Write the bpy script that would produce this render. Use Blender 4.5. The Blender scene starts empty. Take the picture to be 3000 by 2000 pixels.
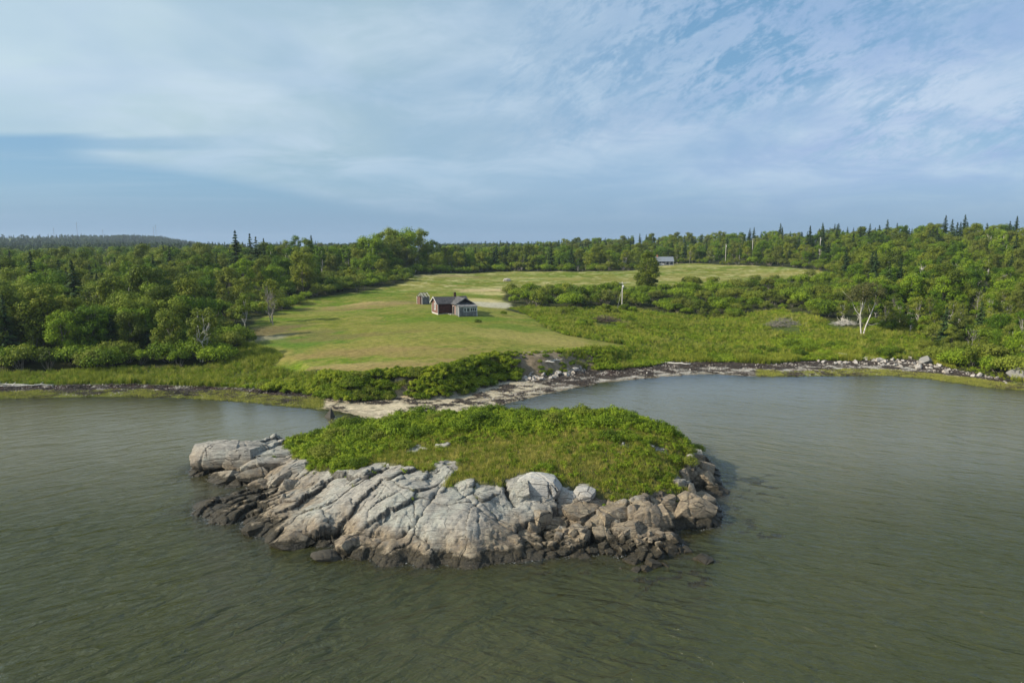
import bpy, math, random
import numpy as np

rad = math.radians
random.seed(11)
RNG = np.random.default_rng(11)
SC = bpy.context.scene
COL = SC.collection

# ------------------------------------------------------------------ camera, sky, sun, exposure
CAM_H, PITCH, FPX = 24.0, rad(8.0), 2000.0
cam_d = bpy.data.cameras.new('camera')
cam_d.sensor_width = 36.0
cam_d.lens = 24.0
cam_d.clip_start = 0.5
cam_d.clip_end = 12000.0
cam = bpy.data.objects.new('camera', cam_d)
cam.location = (0, 0, CAM_H)
cam.rotation_euler = (rad(90) - PITCH, 0, 0)
COL.objects.link(cam)
SC.camera = cam

SUN_EL, SUN_BACK = 33.0, 14.0       # elevation; degrees towards the viewer from due west
sx = -math.cos(rad(SUN_EL)) * math.cos(rad(SUN_BACK))
sy = -math.cos(rad(SUN_EL)) * math.sin(rad(SUN_BACK))
sz = math.sin(rad(SUN_EL))
sun_d = bpy.data.lights.new('sun', 'SUN')
sun_d.energy = 5.0
sun_d.angle = rad(0.9)
sun_d.color = (1.0, 0.92, 0.77)
sun = bpy.data.objects.new('sun', sun_d)
from mathutils import Vector
sun.rotation_euler = Vector((sx, sy, sz)).to_track_quat('Z', 'Y').to_euler()
sun.location = (-300, -80, 300)
COL.objects.link(sun)

SC.view_settings.view_transform = 'Standard'
SC.view_settings.look = 'None'
SC.view_settings.gamma = 1.0
SC.view_settings.exposure = 0.37
SC.view_settings.use_curve_mapping = False
SC.render.engine = 'CYCLES'
SC.cycles.max_bounces = 5
SC.cycles.diffuse_bounces = 2
SC.cycles.glossy_bounces = 2
SC.cycles.transmission_bounces = 2
SC.cycles.volume_bounces = 0
SC.cycles.transparent_max_bounces = 6


class NT:
    """tiny helper for building node trees"""
    def __init__(self, tree):
        self.t = tree
        self.n = tree.nodes
        self.l = tree.links

    def node(self, typ, ins=None, **props):
        nd = self.n.new(typ)
        for k, v in props.items():
            setattr(nd, k, v)
        if ins:
            for k, v in ins.items():
                self.put(nd.inputs[k], v)
        return nd

    def put(self, sock, v):
        if isinstance(v, bpy.types.NodeSocket):
            self.l.new(v, sock)
        else:
            sock.default_value = v

    def m(self, op, a, b=0.0, c=None):
        nd = self.n.new('ShaderNodeMath')
        nd.operation = op
        self.put(nd.inputs[0], a)
        self.put(nd.inputs[1], b)
        if c is not None:
            self.put(nd.inputs[2], c)
        return nd.outputs[0]

    def ss(self, x, lo, hi, a=0.0, b=1.0):
        nd = self.n.new('ShaderNodeMapRange')
        nd.interpolation_type = 'SMOOTHSTEP'
        self.put(nd.inputs['Value'], x)
        self.put(nd.inputs['From Min'], lo)
        self.put(nd.inputs['From Max'], hi)
        self.put(nd.inputs['To Min'], a)
        self.put(nd.inputs['To Max'], b)
        return nd.outputs['Result']

    def mix(self, f, a, b, blend='MIX'):
        nd = self.n.new('ShaderNodeMix')
        nd.data_type = 'RGBA'
        nd.blend_type = blend
        self.put(nd.inputs[0], f)
        for s, v in ((nd.inputs[6], a), (nd.inputs[7], b)):
            if isinstance(v, tuple) and len(v) == 3:
                v = (*v, 1.0)
            self.put(s, v)
        return nd.outputs[2]

    def noise(self, vec, scale, detail=4, rough=0.55, dist=0.0):
        nd = self.n.new('ShaderNodeTexNoise')
        if vec is not None:
            self.put(nd.inputs['Vector'], vec)
        nd.inputs['Scale'].default_value = scale
        nd.inputs['Detail'].default_value = detail
        nd.inputs['Roughness'].default_value = rough
        nd.inputs['Distortion'].default_value = dist
        return nd.outputs['Fac']

    def mapping(self, vec, scale=(1, 1, 1), rot=(0, 0, 0), loc=(0, 0, 0)):
        nd = self.n.new('ShaderNodeMapping')
        self.put(nd.inputs['Vector'], vec)
        nd.inputs['Scale'].default_value = scale
        nd.inputs['Rotation'].default_value = rot
        nd.inputs['Location'].default_value = loc
        return nd.outputs[0]


# ---- the sky: Nishita blue with a procedural veil of high cloud, all by direction
world = bpy.data.worlds.new('World')
SC.world = world
world.use_nodes = True
W = NT(world.node_tree)
W.n.clear()
wout = W.node('ShaderNodeOutputWorld')
bg = W.node('ShaderNodeBackground')
bg.inputs['Strength'].default_value = 0.105
W.l.new(bg.outputs[0], wout.inputs[0])
sky = W.node('ShaderNodeTexSky', sky_type='NISHITA')
sky.sun_disc = False
sky.sun_elevation = rad(SUN_EL)
sky.sun_rotation = rad(270.0 - SUN_BACK)
sky.altitude = 20
sky.air_density = 1.0
sky.dust_density = 0.6
sky.ozone_density = 2.0
tc = W.node('ShaderNodeTexCoord')
sep = W.node('ShaderNodeSeparateXYZ', {0: tc.outputs['Generated']})
X_, Y_, Z_ = sep.outputs
az = W.m('MULTIPLY', W.m('ARCTAN2', X_, Y_), 57.29578)
el = W.m('MULTIPLY', W.m('ARCTANGENT', W.m('DIVIDE', Z_, W.m('MAXIMUM', W.m('ABSOLUTE', Y_), 0.6))), 57.29578)
azel = W.node('ShaderNodeCombineXYZ', {0: az, 1: el, 2: 0.0}).outputs[0]
zc = W.m('ADD', W.m('MAXIMUM', Z_, 0.0), 0.16)
plane = W.node('ShaderNodeCombineXYZ', {0: W.m('DIVIDE', X_, zc), 1: W.m('DIVIDE', Y_, zc), 2: 0.0}).outputs[0]
nbig = W.noise(plane, 0.9, 4, 0.5, 0.4)
nmed = W.noise(W.mapping(plane, (1, 1, 1), (0, 0, rad(-35)), (3, 1, 0)), 1.5, 6, 0.62, 0.6)
nel = W.noise(W.mapping(azel, (0.06, 0.45, 1)), 1.0, 6, 0.6, 0.5)
# lower edge of the cloud: a tongue that starts 7 degrees up in the north-west and sinks to 3 in the north
nw = W.m('MULTIPLY', W.m('SUBTRACT', nel, 0.5), 0.9)
elw = W.m('ADD', W.m('ADD', el, 0.25), nw)
edge = W.ss(az, -34.0, -2.0, 7.2, 2.0)
body_ = W.m('MULTIPLY', W.ss(elw, W.m('SUBTRACT', edge, 0.7), W.m('ADD', edge, 0.9)), W.ss(az, -34.5, -29.0))
upper = W.ss(elw, 8.75, 9.45)
gapw = W.m('MULTIPLY', W.ss(W.m('ABSOLUTE', W.m('SUBTRACT', elw, 8.45)), 0.75, 0.2), W.ss(az, -16.0, -32.0, 0.0, 0.7))
body_ = W.m('MULTIPLY', body_, W.m('SUBTRACT', 1.0, gapw))
veil = W.m('MAXIMUM', W.m('MULTIPLY', body_, W.ss(el, 9.0, 5.0, 1.0, 0.8)), upper)
tongue = 0.0
low = W.m('MULTIPLY', W.ss(W.noise(W.mapping(azel, (0.035, 0.6, 1), (0, 0, rad(6)), (5, 2, 0)), 1.0, 5, 0.6), 0.45, 0.75), 0.35)
cover = W.m('MAXIMUM', W.m('MAXIMUM', veil, tongue), low)
# thin places in the veil
thin = W.ss(nbig, 0.36, 0.66, 0.62, 1.0)
cover = W.m('MULTIPLY', cover, thin)
# rippled cirrus on the north-east side with blue showing between
ne = W.m('MULTIPLY', W.ss(az, -8.0, 10.0), W.ss(el, 3.5, 10.0))
azr = W.mapping(azel, (1, 1, 1), (0, 0, rad(-32)))
rip = W.noise(W.mapping(azr, (0.22, 0.52, 1), (0, 0, 0), (2, 0, 0)), 1.0, 9, 0.72, 0.4)
ripf = W.noise(W.mapping(azr, (1.1, 2.4, 1), (0, 0, 0), (2, 0, 0)), 1.0, 4, 0.6, 0.3)
ripn = W.m('ADD', W.m('MULTIPLY', rip, 0.74), W.m('MULTIPLY', ripf, 0.26))
gap = W.m('MULTIPLY', W.ss(W.m('ABSOLUTE', W.m('SUBTRACT', az, 14.0)), 20.0, 2.0), W.ss(el, 8.0, 15.0))
big2 = W.ss(W.noise(W.mapping(azr, (0.05, 0.13, 1), (0, 0, 0), (7, 3, 0)), 1.0, 3, 0.5), 0.40, 0.60, 0.25, 1.0)
ripc = W.m('SUBTRACT', W.m('SUBTRACT', 1.05, W.m('MULTIPLY', big2, W.ss(ripn, 0.58, 0.38, 0.0, 0.85))), W.m('MULTIPLY', gap, W.ss(ripn, 0.54, 0.42, 0.0, 0.45)))
cover = W.m('MULTIPLY', cover, W.m('ADD', W.m('SUBTRACT', 1.0, ne), W.m('MULTIPLY', ne, ripc)))
cover = W.m('MULTIPLY', cover, W.ss(el, -2.0, 7.0, 0.42, 1.0))
cover = W.m('MINIMUM', W.m('MAXIMUM', cover, 0.0), 1.0)
blue = W.mix(0.72, sky.outputs[0], (1.25, 2.75, 4.4))
cl_w = (2.9, 4.1, 4.85)
cl_e = (2.75, 3.75, 5.6)
cloud = W.mix(W.ss(az, -20.0, 30.0), cl_w, cl_e)
cloud = W.mix(W.m('MULTIPLY', W.ss(az, -5, -40), W.ss(el, 6, 16, 0.25, 0.9)), cloud, (5.3, 6.35, 6.6))
cloud = W.mix(W.ss(nmed, 0.35, 0.7, 0.0, 0.7), cloud, (4.5, 5.45, 6.4))
skycol = W.mix(cover, blue, cloud)
# horizon air
skycol = W.mix(W.ss(el, 6.0, 0.5, 0.0, 0.75), skycol, (1.75, 2.75, 4.0))
# below the horizon nothing but dim ground colour
skycol = W.mix(W.ss(el, -0.5, -6.0), skycol, (1.0, 1.2, 1.0))
W.l.new(skycol, bg.inputs['Color'])


# ------------------------------------------------------------------ numbers: projection, noise, polygons
CP, SP = math.cos(PITCH), math.sin(PITCH)


def P(px, py, z=0.0):
    """where the view ray through the photograph's point (px,py) meets height z"""
    a, b = (px - 1500.0) / FPX, (1000.0 - py) / FPX
    dx, dy, dz = a, CP + b * SP, -SP + b * CP
    t = (z - CAM_H) / dz
    return (dx * t, dy * t)


def proj(x, y, z):
    zc = y * CP - (z - CAM_H) * SP
    yc = y * SP + (z - CAM_H) * CP
    return 1500.0 + FPX * x / zc, 1000.0 - FPX * yc / zc


def hash2(ix, iy, seed):
    h = (ix.astype(np.int64) * 374761393 + iy.astype(np.int64) * 668265263 + seed * 974634777) & 0xFFFFFFFF
    h = ((h ^ (h >> 13)) * 1274126177) & 0xFFFFFFFF
    h = (h ^ (h >> 16)) & 0xFFFFFFFF
    h = (h * 2246822519) & 0xFFFFFFFF
    return (h ^ (h >> 15)).astype(np.float64) / 4294967296.0 % 1.0


def vnoise(x, y, seed=0):
    x = np.asarray(x, float); y = np.asarray(y, float)
    ix, iy = np.floor(x), np.floor(y)
    fx, fy = x - ix, y - iy
    fx = fx * fx * fx * (fx * (fx * 6 - 15) + 10); fy = fy * fy * fy * (fy * (fy * 6 - 15) + 10)
    a = hash2(ix, iy, seed); b = hash2(ix + 1, iy, seed)
    c = hash2(ix, iy + 1, seed); d = hash2(ix + 1, iy + 1, seed)
    return (a * (1 - fx) + b * fx) * (1 - fy) + (c * (1 - fx) + d * fx) * fy


def fbm(x, y, seed=0, oct=4, gain=0.5):
    s, a, t = 0.0, 1.0, 0.0
    for i in range(oct):
        s = s + a * vnoise(x * 2 ** i + 17.3 * i, y * 2 ** i - 9.1 * i, seed + i)
        t += a
        a *= gain
    return s / t          # 0..1


def sst(x, lo, hi):
    t = np.clip((np.asarray(x, float) - lo) / (hi - lo), 0, 1)
    return t * t * (3 - 2 * t)


def inpoly(x, y, poly):
    x = np.asarray(x, float); y = np.asarray(y, float)
    c = np.zeros(np.broadcast(x, y).shape, bool)
    n = len(poly)
    for i in range(n):
        x1, y1 = poly[i]; x2, y2 = poly[(i + 1) % n]
        if y1 == y2:
            continue
        k = ((y1 > y) != (y2 > y)) & (x < (x2 - x1) * (y - y1) / (y2 - y1) + x1)
        c ^= k
    return c


def distline(x, y, pts, closed=False):
    best = np.full(np.shape(x), 1e18)
    n = len(pts)
    for i in range(n if closed else n - 1):
        x1, y1 = pts[i]; x2, y2 = pts[(i + 1) % n]
        dx, dy = x2 - x1, y2 - y1
        L = dx * dx + dy * dy + 1e-12
        t = np.clip(((x - x1) * dx + (y - y1) * dy) / L, 0, 1)
        d = (x - x1 - t * dx) ** 2 + (y - y1 - t * dy) ** 2
        best = np.minimum(best, d)
    return np.sqrt(best)


class RBF:
    def __init__(self, pts, c=1.0, lam=0.0):
        p = np.array(pts, float)
        self.p, self.c = p[:, :2], c
        d = np.sqrt(((self.p[:, None] - self.p[None]) ** 2).sum(-1) + c * c)
        n = len(p)
        A = np.zeros((n + 3, n + 3))
        A[:n, :n] = -d + lam * np.eye(n)
        A[:n, n] = A[n, :n] = 1
        A[:n, n + 1:n + 3] = self.p; A[n + 1:n + 3, :n] = self.p.T
        b = np.zeros(n + 3); b[:n] = p[:, 2]
        self.w = np.linalg.solve(A, b)

    def __call__(self, x, y):
        x = np.asarray(x, float); sh = x.shape
        xf, yf = x.ravel(), np.asarray(y, float).ravel()
        out = self.w[-3] + self.w[-2] * xf + self.w[-1] * yf
        for (px, py), w in zip(self.p, self.w):
            out -= w * np.sqrt((xf - px) ** 2 + (yf - py) ** 2 + self.c ** 2)
        return out.reshape(sh)


# ------------------------------------------------------------------ meshes and objects
def mesh_np(name, verts, faces, mats=(), matidx=None, attrs=None, smooth=False):
    """faces: (n,k) array or list of such arrays; attrs {name: (type, array per vertex)}"""
    me = bpy.data.meshes.new(name)
    verts = np.asarray(verts, np.float32)
    if not isinstance(faces, list):
        faces = [faces]
    faces = [np.asarray(f, np.int32) for f in faces if len(f)]
    me.vertices.add(len(verts))
    me.vertices.foreach_set('co', verts.ravel())
    tot = sum(f.size for f in faces)
    me.loops.add(tot)
    me.loops.foreach_set('vertex_index', np.concatenate([f.ravel() for f in faces]))
    sizes = np.concatenate([np.full(len(f), f.shape[1], np.int32) for f in faces])
    me.polygons.add(len(sizes))
    starts = np.concatenate([[0], np.cumsum(sizes)[:-1]]).astype(np.int32)
    me.polygons.foreach_set('loop_start', starts)
    me.polygons.foreach_set('loop_total', sizes)
    if matidx is not None:
        me.polygons.foreach_set('material_index', np.asarray(matidx, np.int32))
    me.polygons.foreach_set('use_smooth', np.full(len(sizes), bool(smooth)))
    for m in mats:
        me.materials.append(m)
    for k, (typ, arr) in (attrs or {}).items():
        a = me.attributes.new(k, typ, 'POINT')
        arr = np.asarray(arr, np.float32)
        if typ == 'FLOAT_COLOR':
            if arr.shape[1] == 3:
                arr = np.concatenate([arr, np.ones((len(arr), 1), np.float32)], 1)
            a.data.foreach_set('color', arr.ravel())
        elif typ == 'FLOAT_VECTOR':
            a.data.foreach_set('vector', arr.ravel())
        else:
            a.data.foreach_set('value', arr.ravel())
    me.update(calc_edges=True)
    return me


def link(name, data, parent=None, loc=None, rot=None, scale=None):
    o = bpy.data.objects.new(name, data)
    COL.objects.link(o)
    if parent is not None:
        o.parent = parent
    if loc is not None: o.location = loc
    if rot is not None: o.rotation_euler = rot
    if scale is not None: o.scale = scale
    return o


def tag(o, label=None, cat=None, group=None, kind=None):
    if label: o['label'] = label
    if cat: o['category'] = cat
    if group: o['group'] = group
    if kind: o['kind'] = kind
    return o


class MB:
    """collects geometry, then becomes one mesh"""
    def __init__(self):
        self.v, self.f3, self.f4, self.m3, self.m4, self.t = [], [], [], [], [], []
        self.n = 0

    def add(self, v, f, mat=0, tint=0.5):
        v = np.asarray(v, float).reshape(-1, 3); f = np.asarray(f, int)
        if len(f) == 0: return self
        self.v.append(v)
        self.t.append(np.broadcast_to(np.asarray(tint, float), (len(v),)))
        (self.f3 if f.shape[1] == 3 else self.f4).append(f + self.n)
        (self.m3 if f.shape[1] == 3 else self.m4).append(np.full(len(f), mat))
        self.n += len(v)
        return self

    def box(self, x0, x1, y0, y1, z0, z1, mat=0):
        v = [(x, y, z) for z in (z0, z1) for y in (y0, y1) for x in (x0, x1)]
        f = [(0, 2, 3, 1), (4, 5, 7, 6), (0, 1, 5, 4), (2, 6, 7, 3), (0, 4, 6, 2), (1, 3, 7, 5)]
        return self.add(v, f, mat)

    def beam(self, a, b, w, h, mat=0, up=(0, 0, 1)):
        a, b, up = np.array(a, float), np.array(b, float), np.array(up, float)
        d = (b - a) / (np.linalg.norm(b - a) + 1e-9)
        s = np.cross(d, up); s /= np.linalg.norm(s) + 1e-9
        u = np.cross(s, d)
        v = []
        for p in (a, b):
            for i, j in ((-1, -1), (1, -1), (1, 1), (-1, 1)):
                v.append(p + s * i * w / 2 + u * j * h / 2)
        f = [(0, 1, 2, 3), (7, 6, 5, 4), (0, 4, 5, 1), (1, 5, 6, 2), (2, 6, 7, 3), (3, 7, 4, 0)]
        return self.add(v, f, mat)

    def tube(self, pts, radii, n=6, mat=0, tint=0.5, cap=True):
        pts = np.array(pts, float)
        k = len(pts)
        radii = np.broadcast_to(np.asarray(radii, float), (k,))
        V = []
        for i in range(k):
            d = pts[min(i + 1, k - 1)] - pts[max(i - 1, 0)]
            d = d / (np.linalg.norm(d) + 1e-9)
            ref = np.array([1.0, 0, 0]) if abs(d[2]) > 0.7 else np.array([0, 0, 1.0])
            s = np.cross(d, ref); s /= np.linalg.norm(s) + 1e-9
            u = np.cross(s, d)
            a = np.arange(n) / n * 2 * math.pi
            V.append(pts[i] + radii[i] * (np.cos(a)[:, None] * s + np.sin(a)[:, None] * u))
        F = []
        for i in range(k - 1):
            for j in range(n):
                F.append((i * n + j, i * n + (j + 1) % n, (i + 1) * n + (j + 1) % n, (i + 1) * n + j))
        self.add(np.concatenate(V), F, mat, tint)
        if cap:
            T = [((k - 1) * n, (k - 1) * n + j, (k - 1) * n + j + 1) for j in range(1, n - 1)]
            self.f3.append(np.array(T) + self.n - k * n); self.m3.append(np.full(len(T), mat))
        return self

    def prism(self, poly, y0, y1, mat=0):
        """polygon in xz, extruded along y"""
        n = len(poly)
        v = [(p[0], y0, p[1]) for p in poly] + [(p[0], y1, p[1]) for p in poly]
        f = [(i, (i + 1) % n, n + (i + 1) % n, n + i) for i in range(n)]
        self.add(v, f, mat)
        t = [(0, i, i + 1) for i in range(1, n - 1)] + [(n, n + i + 1, n + i) for i in range(1, n - 1)]
        self.f3.append(np.array(t) + self.n - 2 * n); self.m3.append(np.full(len(t), mat))
        return self

    def mesh(self, name, mats, smooth=False):
        F = self.f3 + self.f4
        v = np.concatenate(self.v)
        f3 = np.concatenate(self.f3) if self.f3 else np.zeros((0, 3), int)
        f4 = np.concatenate(self.f4) if self.f4 else np.zeros((0, 4), int)
        mi = np.concatenate([x for x in self.m3 + self.m4]) if F else None
        if not isinstance(mats, (list, tuple)): mats = [mats]
        return mesh_np(name, v, [f3, f4], mats, mi, {'tint': ('FLOAT', np.concatenate(self.t))}, smooth)


def part(name, mb, mats, parent=None, smooth=False, loc=None, rot=None):
    return link(name, mb.mesh(name, mats, smooth), parent, loc, rot)


def empty(name, loc=(0, 0, 0), rz=0.0):
    o = bpy.data.objects.new(name, None)
    o.empty_display_size = 0.5
    COL.objects.link(o)
    o.location = loc; o.rotation_euler = (0, 0, rz)
    return o


# ------------------------------------------------------------------ materials
def new_mat(name):
    m = bpy.data.materials.new(name)
    m.use_nodes = True
    m.node_tree.nodes.clear()
    t = NT(m.node_tree)
    out = t.node('ShaderNodeOutputMaterial')
    return m, t, out


def principled(t, out, col, rough=0.8, spec=0.25, normal=None, metal=0.0):
    b = t.node('ShaderNodeBsdfPrincipled')
    t.put(b.inputs['Base Color'], (*col, 1.0) if isinstance(col, tuple) and len(col) == 3 else col)
    t.put(b.inputs['Roughness'], rough)
    t.put(b.inputs['Specular IOR Level'], spec)
    t.put(b.inputs['Metallic'], metal)
    if normal is not None:
        t.l.new(normal, b.inputs['Normal'])
    t.l.new(b.outputs[0], out.inputs[0])
    return b


def leaf_mat(name, dark, mid, light, trans=0.28, vary=0.5, pale=None):
    m, t, out = new_mat(name)
    a = t.node('ShaderNodeAttribute', attribute_name='tint').outputs['Fac']
    oi = t.node('ShaderNodeObjectInfo').outputs['Random']
    ramp = t.node('ShaderNodeValToRGB')
    e = ramp.color_ramp.elements
    e[0].position, e[0].color = 0.0, (*dark, 1)
    e[1].position, e[1].color = 1.0, (*light, 1)
    e.new(0.5).color = (*mid, 1)
    geo = t.node('ShaderNodeNewGeometry')
    nz = t.noise(geo.outputs['Position'], 0.035, 3)
    f = t.m('ADD', a, t.m('MULTIPLY', t.m('SUBTRACT', oi, 0.5), vary))
    f = t.m('ADD', f, t.m('MULTIPLY', t.m('SUBTRACT', nz, 0.5), 0.8))
    t.l.new(f, ramp.inputs[0])
    col = ramp.outputs[0]
    if pale:
        col = t.mix(t.ss(t.m('FRACT', t.m('MULTIPLY', oi, 7.31)), 0.55, 0.9, 0, 0.8), col, pale)
    d = t.node('ShaderNodeBsdfPrincipled', {'Base Color': col, 'Roughness': 0.6, 'Specular IOR Level': 0.10})
    tr = t.node('ShaderNodeBsdfTranslucent', {'Color': t.mix(0.35, col, (0.16, 0.24, 0.03))})
    mx = t.node('ShaderNodeMixShader', {0: trans, 1: d.outputs[0], 2: tr.outputs[0]})
    t.l.new(mx.outputs[0], out.inputs[0])
    return m


LEAF = leaf_mat('broadleaf_foliage', (0.043, 0.090, 0.007), (0.114, 0.197, 0.013), (0.249, 0.336, 0.021), vary=0.75, pale=(0.202, 0.236, 0.029))
LEAF2 = leaf_mat('olive_foliage', (0.055, 0.080, 0.010), (0.135, 0.176, 0.018), (0.260, 0.281, 0.031), vary=0.75, pale=(0.148, 0.168, 0.033))
NEEDLE = leaf_mat('needle_foliage', (0.015, 0.034, 0.012), (0.033, 0.064, 0.021), (0.068, 0.109, 0.031), 0.12)
SHRUBL = leaf_mat('shrub_foliage', (0.057, 0.093, 0.008), (0.124, 0.191, 0.013), (0.249, 0.336, 0.023), vary=0.75, pale=(0.189, 0.202, 0.032))
BRUSHL = leaf_mat('bank_foliage', (0.085, 0.129, 0.009), (0.168, 0.234, 0.015), (0.320, 0.355, 0.026), vary=0.7)
HERB = leaf_mat('herb_foliage', (0.103, 0.167, 0.011), (0.207, 0.295, 0.019), (0.375, 0.437, 0.038), vary=0.8)
GRASSG = leaf_mat('green_blades', (0.103, 0.145, 0.015), (0.215, 0.254, 0.028), (0.413, 0.392, 0.061), vary=0.6)
GRASST = leaf_mat('dry_blades', (0.150, 0.165, 0.033), (0.322, 0.300, 0.064), (0.664, 0.543, 0.140), vary=0.7)
REED = leaf_mat('salt_grass_blades', (0.155, 0.179, 0.036), (0.301, 0.304, 0.061), (0.493, 0.452, 0.109), vary=0.5)
WEED = leaf_mat('rockweed', (0.096, 0.060, 0.007), (0.176, 0.112, 0.011), (0.272, 0.180, 0.018), 0.1)
FAR = leaf_mat('far_foliage', (0.027, 0.050, 0.013), (0.054, 0.092, 0.018), (0.105, 0.147, 0.029), 0.15)


def wood_mat(name, c1, c2, scale=6.0, stretch=(1, 1, 0.12), rough=0.85, bump=0.3):
    m, t, out = new_mat(name)
    o = t.node('ShaderNodeTexCoord').outputs['Object']
    n = t.noise(t.mapping(o, stretch), scale, 5, 0.65)
    n2 = t.noise(o, 1.3, 3)
    col = t.mix(t.ss(t.m('ADD', t.m('MULTIPLY', n, 0.7), t.m('MULTIPLY', n2, 0.3)), 0.35, 0.65), c1, c2)
    b = t.node('ShaderNodeBump', {'Strength': bump, 'Distance': 0.02, 'Height': n})
    principled(t, out, col, rough, 0.2, b.outputs[0])
    return m


BARK = wood_mat('grey_bark', (0.10, 0.088, 0.070), (0.24, 0.215, 0.18))
BIRCH = wood_mat('white_bark', (0.30, 0.27, 0.23), (0.66, 0.62, 0.56), 3.0, (1, 1, 2.0))
DEADWOOD = wood_mat('dead_wood', (0.13, 0.115, 0.10), (0.30, 0.275, 0.245))
DRIFT = wood_mat('driftwood', (0.40, 0.37, 0.32), (0.68, 0.64, 0.57))
REDWOOD = wood_mat('faded_red_boards', (0.090, 0.040, 0.030), (0.24, 0.145, 0.115), 5.0, (0.3, 0.3, 3.0))
REDSHADE = wood_mat('shade_toned_red_boards', (0.055, 0.022, 0.018), (0.10, 0.042, 0.034), 3.0, (0.3, 0.3, 1.0))  # darker copy of the red boards, shade put into the colour
GREYWOOD = wood_mat('weathered_grey_boards', (0.085, 0.085, 0.088), (0.22, 0.217, 0.213), 5.0)
PALEWOOD = wood_mat('bare_pale_trim', (0.42, 0.40, 0.38), (0.62, 0.60, 0.58), 5.0)
TARROOF = wood_mat('old_roofing', (0.032, 0.032, 0.034), (0.075, 0.072, 0.074), 2.5, (1, 1, 1))
TARROOF2 = wood_mat('rippled_roofing', (0.045, 0.043, 0.044), (0.13, 0.126, 0.125), 3.5, (0.3, 2.5, 1))
INSHADE = wood_mat('painted_inner_shade', (0.012, 0.011, 0.010), (0.03, 0.026, 0.022))  # near-black colour standing in for the shade indoors
RUST = wood_mat('rusty_metal', (0.03, 0.022, 0.016), (0.10, 0.055, 0.03), 4, (1, 1, 1))
BRICKM = wood_mat('chimney_brick', (0.26, 0.11, 0.06), (0.38, 0.18, 0.10), 8, (1, 1, 1))
SHINGLE = wood_mat('blue_grey_shingles', (0.13, 0.15, 0.18), (0.20, 0.22, 0.25), 6, (1, 1, 1))
POLEW = wood_mat('bleached_pole', (0.42, 0.38, 0.33), (0.62, 0.58, 0.52), 4)
FOUND = wood_mat('stone_footing', (0.20, 0.19, 0.17), (0.42, 0.40, 0.37), 3, (1, 1, 1))


def plain(name, col, rough=0.5, spec=0.4, metal=0.0):
    m, t, out = new_mat(name)
    o = t.node('ShaderNodeTexCoord').outputs['Object']
    n = t.noise(o, 4.0, 3)
    principled(t, out, t.mix(t.m('MULTIPLY', n, 0.5), col, tuple(c * 0.7 for c in col)), rough, spec, None, metal)
    return m


WHITEP = plain('white_paint', (0.72, 0.72, 0.72))
WINGLASS = plain('window_glass', (0.035, 0.05, 0.065), 0.08, 0.8)
CERAMIC = plain('insulator', (0.35, 0.36, 0.36), 0.3)
STEEL = plain('galvanised_steel', (0.42, 0.43, 0.44), 0.4, 0.5, 0.6)
WIREM = plain('wire', (0.10, 0.10, 0.10), 0.5)


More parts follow.
